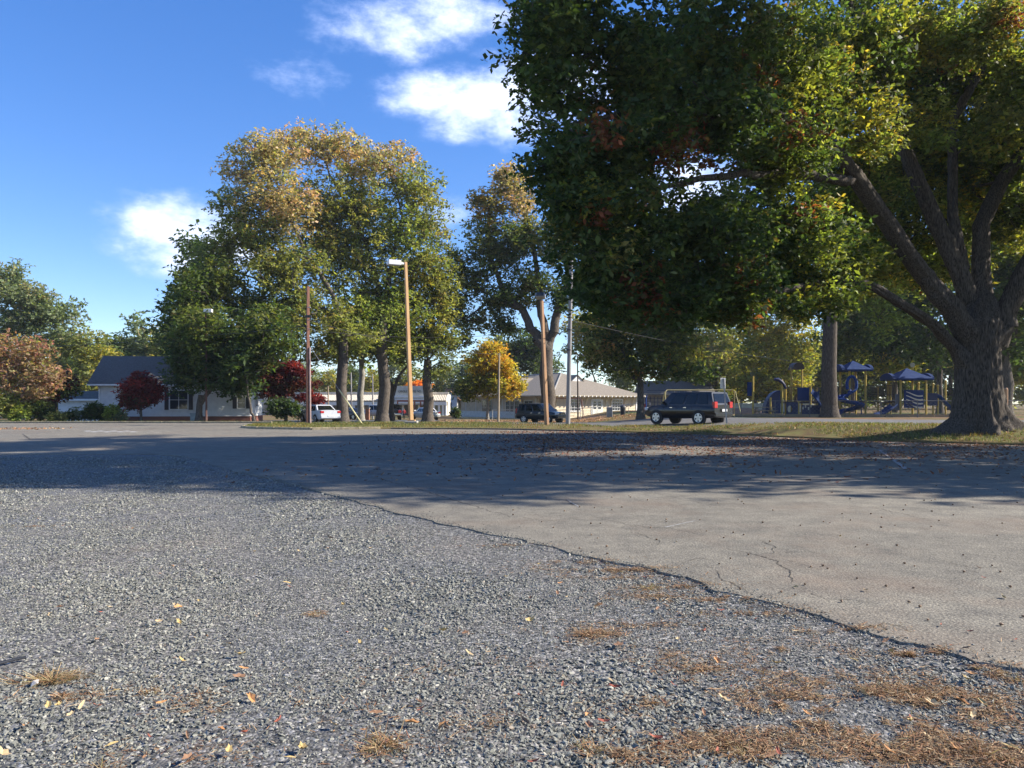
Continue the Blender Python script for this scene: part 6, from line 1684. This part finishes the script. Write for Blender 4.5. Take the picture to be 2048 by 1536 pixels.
mtp = ng.nodes.new('GeometryNodeMeshToPoints')
ng.links.new(gi.outputs[0], mtp.inputs['Mesh']); ng.links.new(mtp.outputs[0], ip.inputs['Points'])
ng.links.new(ci.outputs[0], ip.inputs['Instance']); ng.links.new(na('pick', 'INT'), ip.inputs['Instance Index'])
er = ng.nodes.new('FunctionNodeEulerToRotation'); ng.links.new(na('rot', 'FLOAT_VECTOR'), er.inputs[0]); ng.links.new(er.outputs[0], ip.inputs['Rotation'])
ng.links.new(na('scl', 'FLOAT'), ip.inputs['Scale'])
ng.links.new(ip.outputs[0], go.inputs[0])
md = stones.modifiers.new('scatter', 'NODES'); md.node_group = ng

# --- thin blades / needles / leaf scraps as real geometry
LITTER = attr_mat('dry_litter', transl=.15, rough=.8)
def blades(name, P, D, L_, W_, cols, label, cat, lift=None, parent=None, kind='stuff', mat=LITTER):
    n = len(P); D = D / (np.linalg.norm(D, axis=1)[:, None] + 1e-9)
    ref = g.normal(size=(n, 3)) * .4 + np.array([0, 0, 1.0]); S = np.cross(D, ref); S /= np.linalg.norm(S, axis=1)[:, None] + 1e-9
    v = np.empty((n, 4, 3)); L_ = L_[:, None]; W_ = W_[:, None]
    v[:, 0] = P - S * W_ * .5; v[:, 1] = P + S * W_ * .5; v[:, 2] = P + D * L_ + S * W_ * .2; v[:, 3] = P + D * L_ - S * W_ * .2
    o = mesh_obj(name, np_mesh(name, v.reshape(-1, 3), np.arange(n * 4).reshape(n, 4), mat, np.repeat(cols, 4, axis=0)), parent)
    if kind: tag(o, label, cat, kind=kind)
    return o
def pick_cols(table, n):
    t = np.array(table); c = t[g.integers(0, len(t), n)]
    return c * g.uniform(.65, 1.3, (n, 1))
NEEDLE = [(.30, .175, .09), (.24, .125, .065), (.36, .24, .13), (.16, .095, .055), (.40, .30, .18), (.28, .15, .08), (.21, .15, .09)]
# pine straw: thick drifts at lower right and along the broken edge
P = []
def drift(cx_, cy_, rx, ry, n):
    a = g.uniform(0, 6.283, n); r_ = np.abs(g.normal(0, .85, n))
    for x, y in zip(cx_ + np.cos(a) * r_ * rx, cy_ + np.sin(a) * r_ * ry):
        if patch(x, y, 2.6, 2) + .8 * patch(x, y, 8, 3) + .5 * patch(x, y, 21, 4) > .02 + .75 * (g.random() - .42):
            P.append((x, y, (gz(x, y) + g.uniform(.000, .019)) if y < edge_y(x) else .006))
for px, py, rx, ry, n in ((1700, 1440, .55, .22, 7500), (1560, 1400, .35, .16, 3600), (1850, 1390, .45, .2, 4600), (1960, 1500, .5, .22, 5000), (1480, 1480, .35, .14, 3000), (1800, 1500, .5, .15, 2600), (1400, 1330, .5, .2, 900), (1250, 1500, .3, .12, 1200), (350, 1500, .4, .15, 500), (1750, 1380, 1.1, .35, 2600), (1350, 1300, 1.1, .5, 1300), (600, 1400, 1.4, .5, 500), (1950, 1420, .5, .3, 2500), (1990, 1345, .3, .1, 900), (1640, 1350, .3, .14, 1100),
                          (1180, 1262, .40, .16, 1500), (1290, 1245, .32, .12, 700), (1150, 1135, .45, .16, 900), (1230, 1150, .5, .14, 900), (1330, 1190, .45, .2, 1500), (1440, 1215, .4, .14, 900), (760, 1480, .2, .10, 700), (420, 1400, .26, .14, 600), (110, 1385, .3, .10, 900), (70, 1050, .7, .25, 260), (1010, 1088, .25, .08, 420),
                          (630, 1225, .10, .05, 160), (1820, 1302, .35, .07, 1400), (1240, 1136, .4, .09, 1500), (1150, 1120, .4, .1, 1000), (1340, 1168, .35, .1, 1400), (1520, 1222, .35, .08, 900), (1680, 1256, .3, .06, 800), (1430, 1195, .3, .08, 900), (1920, 1330, .3, .06, 900), (1560, 1290, .35, .16, 700), (880, 1330, .5, .25, 260), (1300, 1400, .6, .3, 500), (980, 1440, .6, .3, 380)):
    c_ = flat(px, py); drift(c_.x, c_.y, rx, ry, int(n * 1.5))
P = np.array(P); n = len(P)
D = g.normal(size=(n, 3)); D[:, 2] = np.abs(D[:, 2]) * .12
blades('pine_straw', P, D, np.exp(g.normal(math.log(.024), .5, n)).clip(.008, .07), g.uniform(.0024, .0065, n), pick_cols(NEEDLE, n), 'rusty pine straw drifts lying on the gravel', 'pine straw')
# leaf litter on the lot under the oak
P = []
while len(P) < 15000:
    y = g.uniform(14, 40); x = g.uniform(-6, .72 * y)
    if y > fe(x): continue
    dens = sm(15, 31, y) * sm(-6, 5, x) * (.5 + .9 * patch(x, y, .35, 12)) + .03
    if g.random() < dens: P.append((x, y, .006 + .008 * g.random()))
P = np.array(P); n = len(P)
D = g.normal(size=(n, 3)); D[:, 2] = np.abs(D[:, 2]) * .25
blades('leaf_litter', P, D, g.uniform(.05, .12, n), g.uniform(.025, .06, n), pick_cols([(.20, .075, .045), (.15, .06, .04), (.28, .13, .07), (.36, .22, .13), (.12, .06, .045)], n), 'reddish fallen leaves strewn over the shaded asphalt', 'leaf litter')
# tan drift of leaves at the far left of the lot and around the hall
P = []
for _ in range(900):
    x = g.normal(-31.5, 3.5); y = g.normal(43.6, .8)
    if x < -26: P.append((x, y, .008))
for _ in range(5000):
    x = g.uniform(-8, 14); y = g.uniform(72, 86); P.append((x, y, ground(x, y) + .03))
P = np.array(P); n = len(P)
D = g.normal(size=(n, 3)); D[:, 2] = np.abs(D[:, 2]) * .25
blades('leaf_litter', P, D, g.uniform(.08, .18, n), g.uniform(.05, .09, n), pick_cols([(.42, .24, .12), (.35, .17, .09), (.30, .14, .08), (.5, .34, .2)], n), 'tan fallen leaves drifted at the far left lot and before the hall', 'leaf litter')
# grass on the verge
P = []; A = dense(VF, 400); B = dense(VB, 400)
while len(P) < 46000:
    i = g.integers(0, 400); t_ = g.random() ** 1.2
    x = A[i][0] + (B[i][0] - A[i][0]) * t_; y = A[i][1] + (B[i][1] - A[i][1]) * t_
    if t_ < .06 and g.random() < .6: continue
    if 0 < x < 13.5 and patch(x, y, .6, 61) + .3 * g.random() < .22: continue
    P.append((x, y, ground(x, y) + .085 + .03 * math.sin(math.pi * t_)))
P = np.array(P); n = len(P)
D = g.normal(size=(n, 3)) * .45; D[:, 2] = 1
GC = pick_cols([(.10, .14, .03), (.15, .17, .045), (.20, .19, .06), (.28, .23, .09), (.08, .11, .03)], n)
leaning = np.array([patch(x, y, .5, 44) for x, y in P[:, :2]])
GC = np.where((leaning > .18)[:, None], GC * np.array([1.35, 1.0, .9]), GC)
blades('grass', P, D, g.uniform(.05, .13, n), g.uniform(.012, .028, n), GC, 'short yellow-green grass of the verge', 'grass', mat=attr_mat('grass_blade', transl=.3, rough=.6))
# leaves on the verge
idx = g.integers(0, n, 7000); P2 = P[idx] + np.array([0, 0, .03])
P2 = P2[P2[:, 0] > 1]; n2 = len(P2)
D = g.normal(size=(n2, 3)); D[:, 2] *= .2
blades('leaf_litter', P2, D, g.uniform(.06, .14, n2), g.uniform(.04, .07, n2), pick_cols([(.30, .15, .08), (.2, .09, .05), (.4, .26, .14)], n2), 'brown fallen leaves in the verge grass', 'leaf litter')
# weeds along the left kerb
P = np.array([(x, 57.2 + abs(g.normal()) * .8, 0) for x in g.uniform(-60, -17, 9000)]); P[:, 2] = [ground(x, y) - .03 for x, y in P[:, :2]]; n = len(P)
D = g.normal(size=(n, 3)) * .4; D[:, 2] = 1
blades('grass', P, D, g.uniform(.08, .22, n), g.uniform(.02, .04, n), pick_cols([(.10, .12, .03), (.16, .15, .05), (.07, .09, .03)], n), 'rough grass behind the yellow kerb on the left', 'grass', mat=MATS['grass_blade'])

# --- acorns: each one lies on the asphalt by itself
acorn_m = pmat('acorn_brown', (.20, .12, .06), (.13, .075, .04), scale=30, rough=.45)
mb = MB().tube([(-.017, 0, .011), (-.014, 0, .011), (-.003, 0, .011), (.002, 0, .011), (.010, 0, .011), (.017, 0, .011)], [.003, .0105, .0125, .010, .008, .001], 8)
a0 = mb.build('acorn', acorn_m, smooth=True); ame = a0.data
first = True; cnt = 0
while cnt < 170:
    py = 905 + (1330 - 905) * g.random() ** 1.9; px = g.uniform(640, 2050)
    q = flat(px, py)
    if q.y < edge_y(q.x) + .15 or q.y > 22: continue
    if px < 1100 and g.random() < .6: continue
    o = a0 if first else link(bpy.data.objects.new('acorn', ame)); first = False
    o.location = (q.x, q.y, .003); o.rotation_euler = (0, 0, g.uniform(0, 6.28)); s_ = g.uniform(.55, .85) * (1 + max(0, q.y - 7) * .03); o.scale = (s_, s_, s_)
    tag(o, 'small brown acorn lying on the grey asphalt', 'acorn', 'acorns scattered over the asphalt'); cnt += 1
# --- single fallen leaves on gravel and near asphalt
def leaf_mesh(seed):
    gl = np.random.default_rng(seed); k = 12; vs = []
    for i in range(k):
        a = 2 * math.pi * i / k; lob = 1 + (.22 if i % 2 else -.2) * (.8 if seed % 3 == 0 else .25) * gl.uniform(.5, 1.4)
        x = math.cos(a) * .5 * (1 if seed % 2 else 1) * lob; y = math.sin(a) * (.26 if seed % 3 == 0 else .13) * lob
        vs.append((x, y, 1.6 * y * y + .25 * x * x * (seed % 4) + gl.uniform(-.03, .05)))
    vs.append((0, 0, -.02)); vs.append((.72, 0, .05)); vs.append((.5, .012, 0)); vs.append((.5, -.012, 0))
    return vs, [(i, (i + 1) % k, k) for i in range(k)] + [(k + 1, k + 2, k + 3)]
lcols = [('dry_leaf_orange', (.48, .24, .09)), ('dry_leaf_tan', (.52, .38, .20)), ('dry_leaf_red', (.32, .09, .05)), ('dry_leaf_yellow', (.46, .33, .13)), ('dry_leaf_brown', (.24, .13, .07))]
lme = []
for k in range(10):
    vs, fs = leaf_mesh(k); me = bpy.data.meshes.new('leaf'); me.from_pydata(vs, [], fs); me.materials.append(pmat(*lcols[k % 5], scale=9, rough=.75)); lme.append(me)
for i in range(190):
    px = g.uniform(0, 2048); py = 1020 + 510 * g.random() ** .8
    q = flat(px, py); ong = q.y < edge_y(q.x) - .03
    if not ong and g.random() < .35: continue
    o = link(bpy.data.objects.new('fallen_leaf', lme[g.integers(0, 10)]))
    s_ = g.uniform(.035, .07) * (.8 if py < 1150 else 1)
    o.location = (q.x, q.y, (gz(q.x, q.y) + .024) if ong else .012); o.scale = (s_, s_, s_ * 1.2); o.rotation_euler = (g.normal(0, .3), g.normal(0, .3), g.uniform(0, 6.28))
    tag(o, 'dry fallen leaf lying on the gravel' if ong else 'dry fallen leaf lying on the asphalt', 'leaf', 'single fallen leaves on the gravel' if ong else 'single fallen leaves on the asphalt')
# --- dry grass tufts growing out of the gravel
def tuft(label, px, py, n, r_, h, cols, spread=.8):
    q = flat(px, py); q.z = gz(q.x, q.y)
    root = empty('grass_tuft', q, 0, label, 'grass tuft')
    a = g.uniform(0, 6.283, n); rr_ = np.abs(g.normal(0, r_ * .8, n)) * (1 + .6 * np.sin(a * 2 + px))
    P = np.stack([np.cos(a) * rr_ * 1.3, np.sin(a) * rr_ * .8, np.zeros(n)], axis=1)
    b_ = a + g.normal(0, 1.3, n); lean = g.uniform(0, 6.283)
    D = np.stack([np.cos(b_) * spread + .5 * math.cos(lean), np.sin(b_) * spread + .5 * math.sin(lean), g.uniform(.0, .55, n)], axis=1)
    blades('dry_blades', P, D, np.exp(g.normal(-.75, .4, n)).clip(.2, 1.1) * h, g.uniform(.0025, .0055, n), pick_cols(cols, n), None, None, parent=root, kind='stuff')
    k = n // 3
    a = g.uniform(0, 6.283, k); rr_ = np.sqrt(g.random(k)) * r_ * 1.6
    P = np.stack([np.cos(a) * rr_, np.sin(a) * rr_, g.uniform(.005, .02, k)], axis=1); D = g.normal(size=(k, 3)); D[:, 2] *= .15
    blades('matted_straw', P, D, g.uniform(.02, .06, k), g.uniform(.003, .006, k), pick_cols(NEEDLE, k), None, None, parent=root, kind='stuff')
    return root
STRAW = [(.36, .26, .13), (.28, .20, .09), (.42, .31, .17), (.22, .19, .08), (.26, .14, .07)]
tuft('large straw-coloured grass tuft at the lower left with a pale scrap', 102, 1352, 420, .085, .16, STRAW, 1.2)
tuft('reddish dry tuft at the bottom edge left of centre', 765, 1482, 260, .07, .10, STRAW + [(.30, .12, .06)])
tuft('low yellow tuft at the broken asphalt edge right of centre', 1300, 1172, 160, .07, .07, STRAW + [(.22, .26, .06)])
tuft('small dry tuft alone in the mid gravel', 632, 1222, 110, .045, .06, STRAW)
tuft('wispy dry tuft low on the gravel right of centre', 1185, 1490, 150, .06, .09, STRAW)
tuft('yellow-green tuft at the asphalt tip near the right edge', 2040, 1352, 130, .07, .07, STRAW + [(.24, .26, .07)])
tuft('small brown tuft at the lower left of centre', 300, 1378, 90, .04, .05, STRAW)
tuft('thin grass wisp in the pine straw near the bottom right', 1490, 1500, 120, .06, .08, STRAW)
tuft('low dry tuft at the bottom edge near the left', 205, 1530, 130, .06, .07, STRAW)
# pale scrap by the tuft, a black hose end and a bright pebble
q = flat(68, 1368); q.z = gz(q.x, q.y) + .005
bm = bmesh.new()
for p_ in g.normal(size=(16, 3)): bm.verts.new(q + Vector((p_[0] * .016, p_[1] * .022, .012 + abs(p_[2]) * .010)))
bmesh.ops.convex_hull(bm, input=bm.verts)
me_ = bpy.data.meshes.new('paper_scrap'); bm.to_mesh(me_); bm.free(); me_.materials.append(pmat('paper_pale', (.52, .48, .43), (.36, .33, .30), scale=60, rough=.8))
tag(mesh_obj('paper_scrap', me_), 'crumpled pale paper scrap in the large straw tuft', 'scrap')
pts_ = [flat(-60, 1338), flat(0, 1325), flat(30, 1318), flat(52, 1314)]
for p_ in pts_: p_.z = gz(p_.x, p_.y) + .022
tag(MB().tube(pts_, .009, 8).build('black_hose', pmat('hose_black', (.02, .022, .028), rough=.5), smooth=True), 'black hose end on the gravel at the left edge', 'hose')
# mulch under the playground and a sunlit chip mound
mound = MB(); c_ = gp(1490, 78); vs = []; n_ = 24
for r_ in range(7):
    for k in range(n_):
        a = 2 * math.pi * k / n_; rr_ = (1 - r_ / 6)
        vs.append((c_.x + math.cos(a) * 3.4 * rr_, c_.y + math.sin(a) * 1.6 * rr_, c_.z - .05 + .62 * math.sin(math.pi / 2 * r_ / 6) + .08 * mnoise.noise(Vector((k * .9, r_ * 1.3, 0)))))
mound.add(vs, [(r_ * n_ + k, r_ * n_ + (k + 1) % n_, (r_ + 1) * n_ + (k + 1) % n_, (r_ + 1) * n_ + k) for r_ in range(6) for k in range(n_)])
tag(mound.build('mulch_mound', pmat('wood_chips', (.42, .24, .13), (.26, .14, .08), scale=9, rough=.95, bump=1, bscale=30), smooth=True), 'low mound of orange wood chips behind the swing frame', 'mulch')

# ================================================================= thin haze volume added over the place to lift dark far trees
hz_m = bpy.data.materials.new('thin_haze'); hz_m.use_nodes = True
hz_m.node_tree.nodes.remove(hz_m.node_tree.nodes['Principled BSDF'])
pv = hz_m.node_tree.nodes.new('ShaderNodeVolumePrincipled')
pv.inputs['Color'].default_value = (.86, .92, 1.0, 1); pv.inputs['Density'].default_value = 0.0002; pv.inputs['Anisotropy'].default_value = 0.2
hz_m.node_tree.links.new(pv.outputs[0], hz_m.node_tree.nodes['Material Output'].inputs['Volume'])
hz = MB().box(-910, 910, -90, 1510, -2.2, 34).build('haze', hz_m); tag(hz, 'thin pale haze added over the lot to lift the dark far trees', 'haze', kind='stuff')
